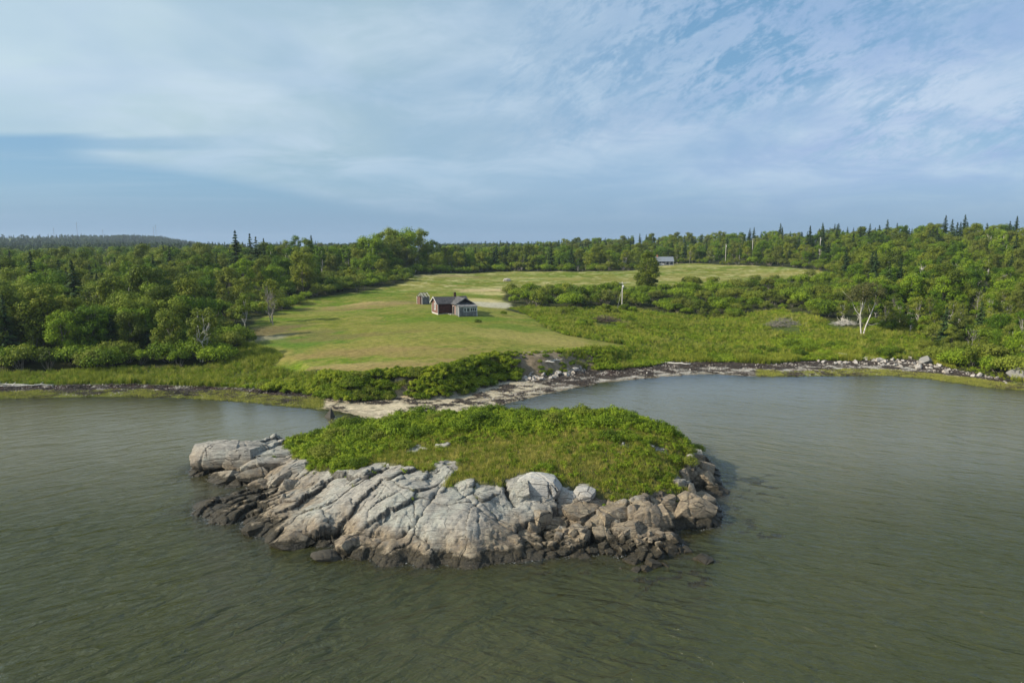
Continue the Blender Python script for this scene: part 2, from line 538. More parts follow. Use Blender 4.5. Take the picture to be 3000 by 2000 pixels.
def rock_mat(name, soil=False, warm_bias=0.0, pale=0.0):
    m, t, out = new_mat(name)
    geo = t.node('ShaderNodeNewGeometry')
    pos = geo.outputs['Position']
    sp = t.node('ShaderNodeSeparateXYZ', {0: pos})
    x, y, z = sp.outputs
    oi = t.node('ShaderNodeObjectInfo').outputs['Random']
    nL = t.noise(pos, 0.28, 4, 0.6)
    nM = t.noise(pos, 1.4, 6, 0.62, 0.3)
    nS = t.noise(pos, 7.0, 5, 0.65)
    # foliation: fine streaks running up and to the east
    fol = t.noise(t.mapping(pos, (0.55, 4.5, 4.5), (rad(20), rad(-25), rad(28))), 1.3, 6, 0.66, 0.5)
    grey = t.mix(t.ss(nL, 0.4, 0.62), (0.305, 0.285, 0.25), (0.345, 0.35, 0.305))
    grey = t.mix(t.ss(nM, 0.42, 0.7, 0, 0.75), grey, (0.48, 0.45, 0.39))
    grey = t.mix(t.ss(fol, 0.52, 0.40, 0.0, 0.6), grey, (0.15, 0.14, 0.125))
    # warm iron-stained rock lower down and in the east
    hz = t.m('ADD', z, t.m('MULTIPLY', t.m('SUBTRACT', nL, 0.5), 3.6))
    warm = t.ss(hz, 2.35, 0.8)
    east = t.m('MULTIPLY', t.ss(x, 2.0, 7.0), t.ss(hz, 3.3, 2.3))
    warm = t.m('MINIMUM', t.m('ADD', t.m('MAXIMUM', warm, east), warm_bias), 1.0)
    warm = t.m('MULTIPLY', warm, t.ss(nM, 0.25, 0.5, 0.25, 0.92))
    brown = t.mix(t.ss(nM, 0.36, 0.66), (0.155, 0.112, 0.07), (0.33, 0.265, 0.175))
    brown = t.mix(t.ss(nS, 0.45, 0.7, 0, 0.6), brown, (0.25, 0.175, 0.11))
    brown = t.mix(t.ss(fol, 0.5, 0.38, 0.0, 0.6), brown, (0.085, 0.065, 0.048))
    col = t.mix(warm, grey, brown)
    if pale:
        col = t.mix(pale, col, (0.52, 0.50, 0.47))
    # each block a little different
    col = t.mix(t.m('MULTIPLY', oi, 0.30), col, (0.16, 0.13, 0.10))
    # darker along the cracks, then lichen spots
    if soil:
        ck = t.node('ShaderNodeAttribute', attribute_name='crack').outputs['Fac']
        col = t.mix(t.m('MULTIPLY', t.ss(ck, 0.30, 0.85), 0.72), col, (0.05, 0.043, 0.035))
    vor = t.noise(pos, 3.1, 4, 0.8, 0.6)
    col = t.mix(t.ss(vor, 0.62, 0.72, 0, 0.5), col, (0.52, 0.53, 0.48))
    col = t.mix(t.ss(t.noise(pos, 1.9, 3, 0.7, 1.0), 0.66, 0.74, 0, 0.6), col, (0.10, 0.095, 0.085))
    # narrow joints
    vo = t.node('ShaderNodeTexVoronoi', {'Vector': t.mapping(t.mix(0.25, pos, t.node('ShaderNodeTexNoise', {'Vector': pos, 'Scale': 0.8}).outputs['Color']), (0.5, 1.1, 1.3), (0.2, 0.3, rad(35))), 'Scale': 0.55}, feature='DISTANCE_TO_EDGE')
    joint = t.ss(vo.outputs['Distance'], 0.0, 0.022)
    joint = t.m('MAXIMUM', joint, t.ss(nM, 0.5, 0.45))
    col = t.mix(t.m('MULTIPLY', t.m('SUBTRACT', 1.0, joint), 0.35 if soil else 0.9), col, (0.035, 0.03, 0.025))
    # tide band: dark, weedy and wet
    tz = t.m('ADD', z, t.m('MULTIPLY', t.m('SUBTRACT', nM, 0.5), 1.3))
    tide = t.ss(tz, 0.95, 0.6)
    dark = t.mix(t.ss(nS, 0.4, 0.6), (0.016, 0.014, 0.009), (0.045, 0.037, 0.022))
    col = t.mix(t.m('MULTIPLY', tide, 0.95), col, dark)
    under = t.ss(z, 0.02, -0.35)
    col = t.mix(under, col, (0.085, 0.072, 0.022))
    rough = t.ss(tz, 0.2, 0.6, 0.45, 0.88)
    if soil:
        s = t.node('ShaderNodeAttribute', attribute_name='soil').outputs['Fac']
        sn = t.m('ADD', s, t.m('MULTIPLY', t.m('SUBTRACT', nS, 0.5), 0.5))
        turf = t.mix(t.ss(nM, 0.35, 0.65), (0.055, 0.060, 0.020), (0.12, 0.115, 0.045))
        col = t.mix(t.ss(sn, 0.4, 0.6), col, turf)
    h = t.m('ADD', t.m('MULTIPLY', nM, 0.5), t.m('MULTIPLY', nS, 0.16))
    h = t.m('ADD', h, t.m('MULTIPLY', fol, 0.55))
    h = t.m('ADD', h, t.m('MULTIPLY', joint, 0.12))
    b = t.node('ShaderNodeBump', {'Strength': 0.9, 'Distance': 0.42, 'Height': h})
    principled(t, out, col, rough, 0.3, b.outputs[0])
    return m


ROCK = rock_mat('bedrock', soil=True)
ROCKB = rock_mat('block_rock')
ROCKW = rock_mat('pale_rock', pale=0.55)
ROCKBR = rock_mat('brown_rock', warm_bias=0.7)


def stone_mat(name, c1, c2, warm):
    m, t, out = new_mat(name)
    pos = t.node('ShaderNodeNewGeometry').outputs['Position']
    oi = t.node('ShaderNodeObjectInfo').outputs['Random']
    n = t.noise(pos, 2.5, 5, 0.65)
    col = t.mix(n, c1, c2)
    col = t.mix(t.m('MULTIPLY', oi, 0.5), col, warm)
    b = t.node('ShaderNodeBump', {'Strength': 0.6, 'Distance': 0.1, 'Height': n})
    principled(t, out, col, 0.85, 0.25, b.outputs[0])
    return m


SHORE = stone_mat('shore_stone', (0.26, 0.24, 0.22), (0.44, 0.41, 0.37), (0.30, 0.24, 0.18))
DARKST = stone_mat('dark_stone', (0.025, 0.023, 0.019), (0.085, 0.076, 0.062), (0.05, 0.042, 0.03))
GREYST = stone_mat('grey_stone', (0.12, 0.115, 0.105), (0.27, 0.26, 0.24), (0.16, 0.14, 0.12))

# ground: mapped base colours with fine grain on top
GROUND, t, out = new_mat('ground_cover')
base = t.node('ShaderNodeAttribute', attribute_name='base').outputs['Color']
pos = t.node('ShaderNodeNewGeometry').outputs['Position']
nA = t.noise(t.mapping(pos, (1, 2.2, 1), (0, 0, rad(8))), 0.9, 6, 0.65)
nB = t.noise(pos, 6.0, 4, 0.6)
k = t.m('ADD', t.m('MULTIPLY', nA, 0.7), t.m('MULTIPLY', nB, 0.5))
col = t.mix(1.0, base, t.mix(t.ss(k, 0.38, 0.82), (0.50, 0.54, 0.50), (1.55, 1.50, 1.45)), 'MULTIPLY')
b = t.node('ShaderNodeBump', {'Strength': 0.6, 'Distance': 0.12, 'Height': k})
principled(t, out, col, 0.95, 0.05, b.outputs[0])

# water: murky olive body, seabed showing through where shallow, wind ripples
WATER, t, out = new_mat('murky_sea_water')
pos = t.node('ShaderNodeNewGeometry').outputs['Position']
dep = t.node('ShaderNodeAttribute', attribute_name='depth').outputs['Fac']
bd = t.noise(pos, 1.7, 4, 0.6, 0.5)
deff = t.m('MAXIMUM', t.m('ADD', dep, t.m('MULTIPLY', t.m('SUBTRACT', bd, 0.5), 0.22)), 0.0)
opac = t.m('SUBTRACT', 1.0, t.m('POWER', 2.718, t.m('MULTIPLY', deff, -1.9)))
# wave field: a wind sea in three wavelengths, its crests turned a little between the western and the eastern side
ra = t.mapping(pos, (1, 1, 1), (0, 0, rad(-36)))
rb1 = t.mapping(pos, (1, 1, 1), (0, 0, rad(24)))
xs_ = t.node('ShaderNodeSeparateXYZ', {0: pos})
side = t.ss(t.m('ADD', xs_.outputs[0], t.m('MULTIPLY', t.noise(pos, 0.05, 2), 30.0)), -8.0, 42.0)


def waves(v, off):
    a = t.noise(t.mapping(v, (0.36, 0.92, 1), (0, 0, 0), (off, 0, 0)), 0.55, 2, 0.5, 0.8)
    b_ = t.noise(t.mapping(v, (0.50, 1.2, 1), (0, 0, 0), (off, 3, 0)), 1.4, 4, 0.6, 0.7)
    c_ = t.noise(t.mapping(v, (0.75, 1.4, 1), (0, 0, 0), (off, 5, 0)), 4.2, 3, 0.6, 0.5)
    return t.m('ADD', t.m('MULTIPLY', a, 0.85), t.m('ADD', t.m('MULTIPLY', b_, 0.36), t.m('MULTIPLY', c_, 0.065)))


wA, wB = waves(ra, 0.0), waves(rb1, 9.0)
gust = t.noise(t.mapping(pos, (0.5, 1, 1)), 0.035, 3, 0.5)
calm = t.ss(gust, 0.35, 0.6, 0.75, 1.15)
r = t.node('ShaderNodeVectorMath', {0: pos}, operation='LENGTH').outputs['Value']
h = t.m('ADD', t.m('MULTIPLY', wA, t.m('SUBTRACT', 1.0, side)), t.m('MULTIPLY', wB, side))
h = t.m('MULTIPLY', h, t.m('MULTIPLY', calm, t.node('ShaderNodeAttribute', attribute_name='rough').outputs['Fac']))
bmp = t.node('ShaderNodeBump', {'Strength': 1.0, 'Distance': 1.0, 'Height': h})
body = t.mix(t.ss(t.noise(pos, 0.05, 3), 0.35, 0.65), (0.034, 0.038, 0.008), (0.042, 0.044, 0.012))
# body colour paled northward, standing in for missing sky reflection at grazing view
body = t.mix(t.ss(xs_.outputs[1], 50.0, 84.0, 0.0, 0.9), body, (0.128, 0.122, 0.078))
# sandy shallows tint
body = t.mix(t.ss(dep, 1.0, 0.0, 0, 0.5), body, (0.085, 0.07, 0.022))
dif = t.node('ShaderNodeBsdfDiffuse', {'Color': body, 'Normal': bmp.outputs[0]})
tra = t.node('ShaderNodeBsdfTransparent', {'Color': (0.80, 0.80, 0.55, 1)})
sub = t.node('ShaderNodeMixShader', {0: opac, 1: tra.outputs[0], 2: dif.outputs[0]})
gl = t.node('ShaderNodeBsdfGlossy', {'Color': (0.96, 0.98, 1, 1), 'Roughness': 0.12, 'Normal': bmp.outputs[0]})
fr = t.node('ShaderNodeFresnel', {'IOR': 1.42, 'Normal': bmp.outputs[0]})
top = t.node('ShaderNodeMixShader', {0: fr.outputs[0], 1: sub.outputs[0], 2: gl.outputs[0]})
foam = t.node('ShaderNodeBsdfDiffuse', {'Color': (0.75, 0.77, 0.76, 1)})
fm = t.m('MULTIPLY', t.node('ShaderNodeAttribute', attribute_name='foam').outputs['Fac'], t.ss(t.noise(pos, 6.0, 6, 0.78, 0.5), 0.56, 0.64))
fin = t.node('ShaderNodeMixShader', {0: fm, 1: top.outputs[0], 2: foam.outputs[0]})
t.l.new(fin.outputs[0], out.inputs[0])


# ------------------------------------------------------------------ the mainland: shoreline, bank, hinterland
def wpts(l, z=0.0):
    return [P(a, b, z) for a, b in l]


SHORE_PX = [(-1500, 1150), (-700, 1158), (-300, 1164), (0, 1167), (143, 1163), (303, 1160), (500, 1163), (643, 1170), (750, 1178), (840, 1188),
            (925, 1196), (965, 1199), (1018, 1210), (1075, 1225), (1105, 1245), (1120, 1275)]
SHORE_PX2 = [(1265, 1275), (1290, 1240), (1345, 1217), (1395, 1205), (1471, 1187), (1579, 1158), (1757, 1122), (1936, 1104), (2079, 1094),
             (2200, 1101), (2380, 1101), (2609, 1098), (2724, 1109), (2877, 1132), (2935, 1138), (3000, 1142), (3200, 1165), (3600, 1215), (4600, 1330)]
shoreline = wpts(SHORE_PX) + wpts(SHORE_PX2)
land_poly = shoreline + [(5200, 400), (5200, 7000), (-5200, 7000), (-5200, 400)]
BASE_PX = [(-1500, 1120), (-700, 1132), (-300, 1138), (0, 1130), (400, 1125), (700, 1136), (900, 1150), (1015, 1170), (1179, 1161), (1290, 1165), (1417, 1132),
           (1470, 1112), (1512, 1112), (1600, 1100), (1723, 1084), (1793, 1083), (1918, 1069), (1971, 1058), (2200, 1061), (2246, 1064), (2372, 1056),
           (2533, 1055), (2667, 1052), (2724, 1063), (2800, 1082), (2877, 1096), (2954, 1114), (3000, 1124), (3200, 1150), (3600, 1198), (4600, 1310)]
baseline = wpts(BASE_PX, 0.7)
base_poly = baseline + [(5200, 400), (5200, 7000), (-5200, 7000), (-5200, 400)]

HL = [  # (px, py, z) of the land surface inland
    (1200, 1085, 4.0), (1500, 1056, 4.1), (1750, 1026, 3.5), (950, 1078, 3.2), (820, 1070, 2.8), (1340, 924, 5.7), (1330, 1000, 5.0), (1000, 960, 4.8),
    (900, 900, 5.2), (1240, 889, 6.3), (1486, 823, 8.5), (1300, 799, 10.3), (1800, 799, 10.5), (1940, 776, 12.6), (2300, 800, 10.5), (1600, 860, 6.8),
    (1850, 1012, 2.2), (1773, 945, 3.0), (2300, 960, 2.5), (2525, 978, 2.4), (2100, 905, 3.8), (2700, 1050, 1.8), (2100, 1035, 1.6), (2400, 1030, 1.6),
    (1850, 860, 6.8), (2200, 830, 8.8), (1640, 915, 4.2), (600, 1060, 1.9), (300, 1080, 1.6), (0, 1080, 1.6), (-400, 1090, 1.8), (720, 990, 3.6),
    (400, 1110, 1.1), (100, 1110, 1.1), (2900, 1060, 2.6), (1500, 930, 5.3), (1130, 870, 6.6)]
ctrl = [(*P(a, b, z), z) for a, b, z in HL]
ctrl += [(-105, 150, 3.2), (-150, 170, 4.5), (-150, 205, 6.8), (-150, 270, 8.5), (-90, 180, 5.5), (-80, 230, 8.5), (-95, 260, 10.5), (-60, 290, 10.0), (-240, 230, 6),
         (-45, 330, 11.5), (-65, 370, 12.5), (-40, 460, 10.5), (0, 470, 10.5), (50, 480, 11.5), (120, 470, 12.5), (100, 180, 4.0), (130, 170, 5.5), (140, 230, 8.5),
         (170, 250, 10.5), (120, 300, 9.5), (200, 330, 15.5), (150, 400, 13.5), (260, 380, 22.5), (330, 470, 26), (220, 480, 22), (300, 300, 16.5), (200, 200, 9.5),
         (-200, 450, 9), (0, 620, 10), (70, 640, 19), (130, 620, 20.5), (190, 600, 23), (-110, 600, 8), (350, 620, 23), (-350, 400, 7), (-350, 650, 8)]
H_land = RBF(ctrl, 8.0)


def h_ground(x, y):
    x = np.asarray(x, float); y = np.asarray(y, float)
    r = np.hypot(x, y)
    ds = distline(x, y, shoreline)
    ds = np.where(inpoly(x, y, land_poly), ds, -ds)
    db = distline(x, y, baseline)
    db = np.where(inpoly(x, y, base_poly), db, -db)
    xb = np.clip(x / np.maximum(y, 1) * 112, -400, 400)
    w = 4.2 + 20 * sst(-xb, 30, 40) + 24 * sst(xb, 15, 28)
    wob = (fbm(x / 6, y / 6, 5) - 0.5)
    beach = np.where(ds > 0, 0.7 * (1 - np.exp(-ds * 0.13)), np.maximum(0.11 * ds, -2.6))
    beach = beach + np.where(ds > -1, (fbm(x * 0.9, y * 0.9, 9, 3) - 0.5) * 0.12, 0)
    hl = H_land(x, y)
    hl = np.clip(hl, 0.8, 29)
    hl = hl + (fbm(x / 14, y / 14, 31, 3) - 0.5) * 0.9 * sst(r, 120, 200) + (fbm(x / 70, y / 70, 41, 3) - 0.5) * 3.0 * sst(r, 330, 600)
    far = sst(r, 640, 950)
    azd = np.degrees(np.arctan2(x, y))
    wild = 7 + 12 * fbm(x / 420, y / 420, 77, 4)
    ridge_w = 28 * np.exp(-((r - 2350) / 420.0) ** 2) * (sst(azd, -22.5, -27.5) * (0.86 + 0.3 * fbm(azd / 2.2, azd * 0, 88, 3)))
    ridge_w += 9 * np.exp(-((r - 1700) / 250.0) ** 2) * sst(azd, -24, -30)
    hl = hl * (1 - far) + (wild + ridge_w) * far
    t = sst(db + wob * 3.0, 0, w)
    low = np.where(db > 0, np.maximum(beach, 0.62), beach)
    z = low * (1 - t) + hl * t
    return z, ds, db


# grid in angle and distance, fine where the shore is
ang = np.concatenate([np.linspace(-78, -42, 14)[:-1], np.linspace(-42, 42, 620), np.linspace(42, 78, 14)[1:]])
rr = [74.0]
while rr[-1] < 4300:
    q = rr[-1]
    rr.append(q + (0.42 if q < 152 else 0.42 + (q - 152) * 0.0115 if q < 520 else (q - 520) * 0.05 + 4.6))
rr = np.array(rr)
AA, RR = np.meshgrid(np.radians(ang), rr)
GX, GY = np.sin(AA) * RR, np.cos(AA) * RR
GZ, GDS, GDB = h_ground(GX, GY)


def Gz(x, y, arr=None):
    """bilinear look-up in the ground grid"""
    arr = GZ if arr is None else arr
    x = np.asarray(x, float); y = np.asarray(y, float)
    a = np.degrees(np.arctan2(x, y)); r = np.hypot(x, y)
    ia = np.interp(a, ang, np.arange(len(ang))); ir = np.interp(r, rr, np.arange(len(rr)))
    i0 = np.clip(ia.astype(int), 0, len(ang) - 2); j0 = np.clip(ir.astype(int), 0, len(rr) - 2)
    fa, fr_ = ia - i0, ir - j0
    return (arr[j0, i0] * (1 - fa) * (1 - fr_) + arr[j0, i0 + 1] * fa * (1 - fr_) + arr[j0 + 1, i0] * (1 - fa) * fr_ + arr[j0 + 1, i0 + 1] * fa * fr_)


def hit(px, py, hf=Gz, t0=75.0, t1=900.0):
    """world point of the surface behind a point of the photograph"""
    a, b = (px - 1500.0) / FPX, (1000.0 - py) / FPX
    d = np.array([a, CP + b * SP, -SP + b * CP])
    t = t0 * (t1 / t0) ** np.linspace(0, 1, 1600)
    x, y, z = d[0] * t, d[1] * t, CAM_H + d[2] * t
    g = hf(x, y)
    k = np.argmax(z < g)
    if not (z < g).any(): k = len(t) - 1
    return (x[k], y[k], float(g[k]))


def hitpoly(l, hf=Gz, t0=75.0):
    return [hit(a, b, hf, t0)[:2] for a, b in l]


MEADOW = hitpoly([(790, 1078), (900, 1086), (1000, 1090), (1100, 1093), (1200, 1091), (1300, 1088), (1400, 1079), (1470, 1066), (1550, 1040), (1640, 1028), (1760, 1022), (1870, 1016),
                  (1750, 998), (1650, 980), (1590, 955), (1550, 925), (1480, 908), (1500, 892), (1470, 880), (1480, 858), (1600, 856), (1750, 852), (1850, 850), (2000, 836),
                  (2150, 838), (2250, 822), (2430, 806), (2400, 791), (2250, 781), (2130, 777), (1980, 773), (1870, 791), (1700, 797), (1500, 794), (1300, 801), (1200, 809),
                  (1190, 828), (1120, 843), (1040, 857), (960, 868), (880, 882), (850, 905), (780, 925), (740, 950), (715, 985), (720, 1010), (800, 1030), (830, 1045)])
SHRUBBAND = hitpoly([(1490, 868), (1700, 852), (1900, 852), (2060, 838), (2200, 838), (2350, 820), (2460, 812), (2520, 880), (2500, 935), (2400, 930), (2290, 905), (2150, 922),
                     (2000, 922), (1880, 905), (1750, 896), (1620, 903), (1510, 896)])
MARSH = hitpoly([(1870, 1016), (1750, 998), (1650, 980), (1590, 955), (1550, 925), (1490, 903), (1620, 905), (1750, 900), (1880, 910), (2000, 925), (2150, 925), (2290, 908),
                 (2390, 932), (2480, 960), (2590, 970), (2700, 1000), (2690, 1052), (2533, 1055), (2372, 1056), (2200, 1061), (1971, 1058), (1918, 1069), (1793, 1083), (1723, 1084),
                 (1640, 1050), (1640, 1028), (1760, 1022)])
LEFTGRASS = hitpoly([(-400, 1136), (0, 1128), (400, 1124), (700, 1135), (900, 1149), (1010, 1166), (960, 1095), (790, 1078), (830, 1045), (800, 1030), (720, 1010), (690, 1035), (640, 1062), (560, 1075), (300, 1082), (0, 1097), (-400, 1110)])


def ell(x, y, px, py, wx, wy, rot=0.0, soft=0.4, seed=0, n=0.5):
    """soft ellipse on the ground, centre from the photograph, half sizes in metres"""
    cx, cy, _ = hit(px, py)
    dx, dy = x - cx, y - cy
    c, s = math.cos(rot), math.sin(rot)
    u, v = (dx * c + dy * s) / wx, (-dx * s + dy * c) / wy
    d = np.sqrt(u * u + v * v) + (fbm(x / 3.5, y / 3.5, 200 + seed, 4) - 0.5) * n * 2
    return 1 - sst(d, 1 - soft, 1 + soft)


def mixc(c, f, col):
    f = np.clip(f, 0, 1)[..., None]
    return c * (1 - f) + np.array(col) * f


X, Y, R_ = GX, GY, RR
n1 = fbm(X / 15 + Y / 60, Y / 8, 51, 5); n2 = fbm(X / 4.0, Y / 2.2, 52, 5); n3 = fbm(X / 34, Y / 17, 53, 4); n4 = fbm(X / 0.9, Y / 0.9, 54, 3)
C = np.zeros(X.shape + (3,)) + np.array((0.030, 0.036, 0.014))
C = mixc(C, sst(n2, 0.4, 0.7) * 0.6, (0.060, 0.062, 0.024))
inM = np.clip(1 - distline(X, Y, MEADOW, True) / 2.5, 0, 1) * 0.5
inM = np.where(inpoly(X, Y, MEADOW), 1 - inM, inM)
inM = sst(inM + (n2 - 0.5) * 0.5, 0.35, 0.65)
grass = mixc(np.zeros_like(C) + np.array((0.095, 0.140, 0.014)), sst(n1, 0.42, 0.66), (0.130, 0.140, 0.023))
grass = mixc(grass, sst(n3, 0.50, 0.66) * 0.5, (0.21, 0.185, 0.054))
grass = mixc(grass, sst(n2, 0.50, 0.66) * 0.5, (0.23, 0.20, 0.061))
grass = mixc(grass, sst(n4, 0.55, 0.75) * 0.5, (0.060, 0.10, 0.011))
for i, (a, b_, wx, wy, rot, colr, f) in enumerate([
        (1180, 1070, 21, 4.0, 0.03, (0.225, 0.165, 0.072), 0.8), (1150, 1028, 20, 5, -0.1, (0.200, 0.145, 0.061), 0.75), (1560, 985, 16, 9, -0.35, (0.235, 0.205, 0.065), 0.65), (980, 1075, 14, 2.2, 0.1, (0.24, 0.19, 0.079), 0.7),
        (1690, 1010, 14, 5, -0.2, (0.245, 0.205, 0.068), 0.6), (1330, 935, 13, 5, 0.1, (0.085, 0.135, 0.014), 0.85), (900, 1000, 9, 9, 0.5, (0.060, 0.125, 0.013), 0.8), (1190, 960, 14, 10, 0.1, (0.165, 0.160, 0.036), 0.7),
        (1010, 985, 14, 3.5, 0.15, (0.14, 0.115, 0.043), 0.7), (1500, 958, 7, 6, 0.1, (0.088, 0.135, 0.016), 0.8), (1440, 1040, 18, 3.5, -0.15, (0.18, 0.165, 0.045), 0.6),
        (760, 978, 8, 5.5, 0.5, (0.115, 0.095, 0.045), 0.95), (820, 960, 9, 5, 0.5, (0.125, 0.100, 0.045), 0.85), (900, 975, 8, 4, 0.3, (0.135, 0.11, 0.047), 0.6), (780, 990, 5, 4, 0.4, (0.20, 0.19, 0.145), 0.7),
        (1000, 907, 15, 3.0, 0.12, (0.17, 0.125, 0.054), 0.8), (1100, 892, 18, 4, 0.12, (0.215, 0.160, 0.072), 0.8), (1180, 884, 14, 3.0, 0.15, (0.20, 0.155, 0.065), 0.7), (1070, 889, 7, 3, 0.15, (0.27, 0.20, 0.094), 0.8),
        (1455, 893, 9, 8, -0.2, (0.33, 0.31, 0.238), 1.0), (1420, 889, 7, 3, -0.2, (0.33, 0.31, 0.238), 1.0), (1410, 880, 10, 5, 0, (0.40, 0.34, 0.170), 0.75),
        (1485, 850, 17, 8, 0.1, (0.37, 0.30, 0.162), 0.85), (1580, 845, 18, 7, 0.1, (0.42, 0.35, 0.196), 0.85), (1450, 861, 9, 3, 0, (0.38, 0.33, 0.153), 0.7), (1405, 850, 8, 4, 0, (0.34, 0.26, 0.136), 0.6),
        (1660, 818, 10, 10, 0, (0.20, 0.18, 0.050), 0.8), (1265, 806, 22, 10, 0, (0.16, 0.125, 0.058), 0.8), (1360, 815, 26, 6, 0, (0.20, 0.19, 0.058), 0.4), (1700, 795, 40, 5, 0, (0.32, 0.30, 0.128), 0.35),
        (2100, 779, 45, 9, 0, (0.30, 0.28, 0.094), 0.5), (1950, 818, 30, 16, 0, (0.19, 0.17, 0.050), 0.6), (2350, 803, 30, 12, 0.1, (0.22, 0.19, 0.058), 0.7), (1620, 835, 30, 10, 0, (0.14, 0.14, 0.029), 0.6)]):
    grass = mixc(grass, ell(X, Y, a, b_, wx, wy, rot, 0.45, i, 0.7) * f, colr)
farst = sst(fbm(X / 12, Y / 6, 58, 4), 0.58, 0.68) * sst(R_, 230, 280)
grass = mixc(grass, farst * 0.30, (0.36, 0.33, 0.136))
grass = mixc(grass, sst(fbm(X / 5, Y / 2.5, 59, 4), 0.62, 0.70) * sst(R_, 230, 280) * 0.5, (0.42, 0.38, 0.204))
# wheel ruts of the mown track
C = C * (1 - inM[..., None]) + grass * inM[..., None]
mar = inpoly(X, Y, MARSH) | inpoly(X, Y, LEFTGRASS)
C = mixc(C, mar * 1.0, (0.065, 0.085, 0.022))
C = mixc(C, mar * sst(n1, 0.5, 0.6) * 0.6, (0.085, 0.11, 0.025))
# the worn bank south of the meadow
xr = X / Y * 112
scar = sst(xr, -2, 0) * (1 - sst(xr, 13, 17)) * (GDB > -0.5) * (GDB < 6)
C = mixc(C, scar * 1.0, (0.150, 0.118, 0.082))
C = mixc(C, scar * sst(n2, 0.45, 0.6) * 0.5, (0.25, 0.205, 0.15))
scar2 = np.exp(-((xr + 19.0) / 1.7) ** 2) * (GDB > -1) * (GDB < 2.5)
C = mixc(C, scar2 * 1.6, (0.40, 0.31, 0.20))
# beach
be = GDB < 0.25
sand = mixc(np.zeros_like(C) + np.array((0.40, 0.345, 0.255)), sst(n2, 0.35, 0.65) * 0.6, (0.33, 0.29, 0.22))
gravel = mixc(np.zeros_like(C) + np.array((0.24, 0.225, 0.20)), sst(n4, 0.4, 0.65) * 0.8, (0.36, 0.34, 0.31))
isbar = sst(xr, -36, -31) * (1 - sst(xr, 0, 12))
bc = gravel * (1 - isbar[..., None]) + sand * isbar[..., None]
wn = fbm(X / 1.6, Y / 1.2, 61, 4)
bc = mixc(bc, sst(wn, 0.60, 0.66) * (0.35 + 0.4 * (1 - isbar)), (0.075, 0.055, 0.040))
wrk = sst(GDB + (fbm(X / 5, Y / 5, 62) - 0.5) * 4, -4.2, -3.4) * (1 - isbar * 0.9)
bc = mixc(bc, wrk * sst(wn, 0.25, 0.42), (0.040, 0.026, 0.024))
# second weed line along the eastern beach
tl = np.abs(GDS - 2.9 + (fbm(X / 4, Y / 4, 63) - 0.5) * 1.4)
bc = mixc(bc, (1 - sst(tl, 0.35, 0.8)) * sst(xr, -8, 0) * 0.8, (0.055, 0.040, 0.035))
bc = mixc(bc, (1 - sst(GDS, 0.2, 1.6)) * (0.75 - 0.25 * isbar), (0.13, 0.105, 0.065))
bc = mixc(bc, 1 - sst(GDS, -1.2, -0.2), (0.10, 0.085, 0.035))
# low salt grass at the water's edge, west and east
sgr = ((xr < -31) | (xr > 41)) & (GDS > -0.3)
sgw = 4.6 + 2.2 * (fbm(X / 9, Y / 9, 64) - 0.5) * 2
sgm = sgr * (1 - sst(GDS, sgw - 1.0, sgw)) * sst(np.minimum(-(xr + 31), 4) + 0, 0, 2) + (xr > 41) * (GDS > -0.3) * (1 - sst(GDS, sgw - 1.4, sgw - 0.4))
bc = mixc(bc, np.clip(sgm, 0, 1) * 0.9, (0.12, 0.14, 0.035))
C = np.where(be[..., None], bc, C)
C = mixc(C, (R_ > 900) * 1.0, (0.035, 0.050, 0.018))
C = mixc(C, (R_ > 1300) * sst(fbm(X / 160, Y / 160, 66, 3), 0.55, 0.62) * 0.8, (0.10, 0.13, 0.05))


def gridfaces(nr, nc):
    i = np.arange(nr - 1)[:, None] * nc + np.arange(nc - 1)[None]
    return np.stack([i, i + 1, i + nc + 1, i + nc], -1).reshape(-1, 4)


nr, nc = GX.shape
gv = np.stack([GX, GY, GZ], -1).reshape(-1, 3)
ground = link('ground', mesh_np('ground', gv, gridfaces(nr, nc), [GROUND], None, {'base': ('FLOAT_COLOR', C.reshape(-1, 3))}, True))
tag(ground, 'mown meadow, low marsh and rising wooded land behind the beach', kind='structure')


# ------------------------------------------------------------------ the rocky islet
ISL_W = [(566, 1394), (576, 1399), (633, 1408), (635, 1420), (707, 1423), (726, 1427), (700, 1443), (640, 1462), (592, 1474), (610, 1495), (629, 1520), (677, 1529), (722, 1538), (729, 1560), (766, 1566),
         (788, 1575), (814, 1595), (844, 1600), (907, 1593), (981, 1591), (988, 1614), (1018, 1627), (1092, 1632), (1203, 1638), (1299, 1645), (1448, 1645), (1559, 1638), (1640, 1630), (1744, 1627),
         (1818, 1632), (1929, 1622), (1975, 1600), (1977, 1560), (1985, 1545), (2036, 1549), (2080, 1540), (2103, 1527), (2090, 1490), (2070, 1462), (2092, 1455), (2118, 1443), (2106, 1420), (2099, 1394), (2084, 1364), (2052, 1338), (2042, 1312)]
wl = wpts(ISL_W) + [(21.3, 79), (17.5, 83.0), (9, 85), (-4, 85.5), (-13, 84.5), (-23, 81.5), (-30.0, 77.5), (-34.0, 74.0)]
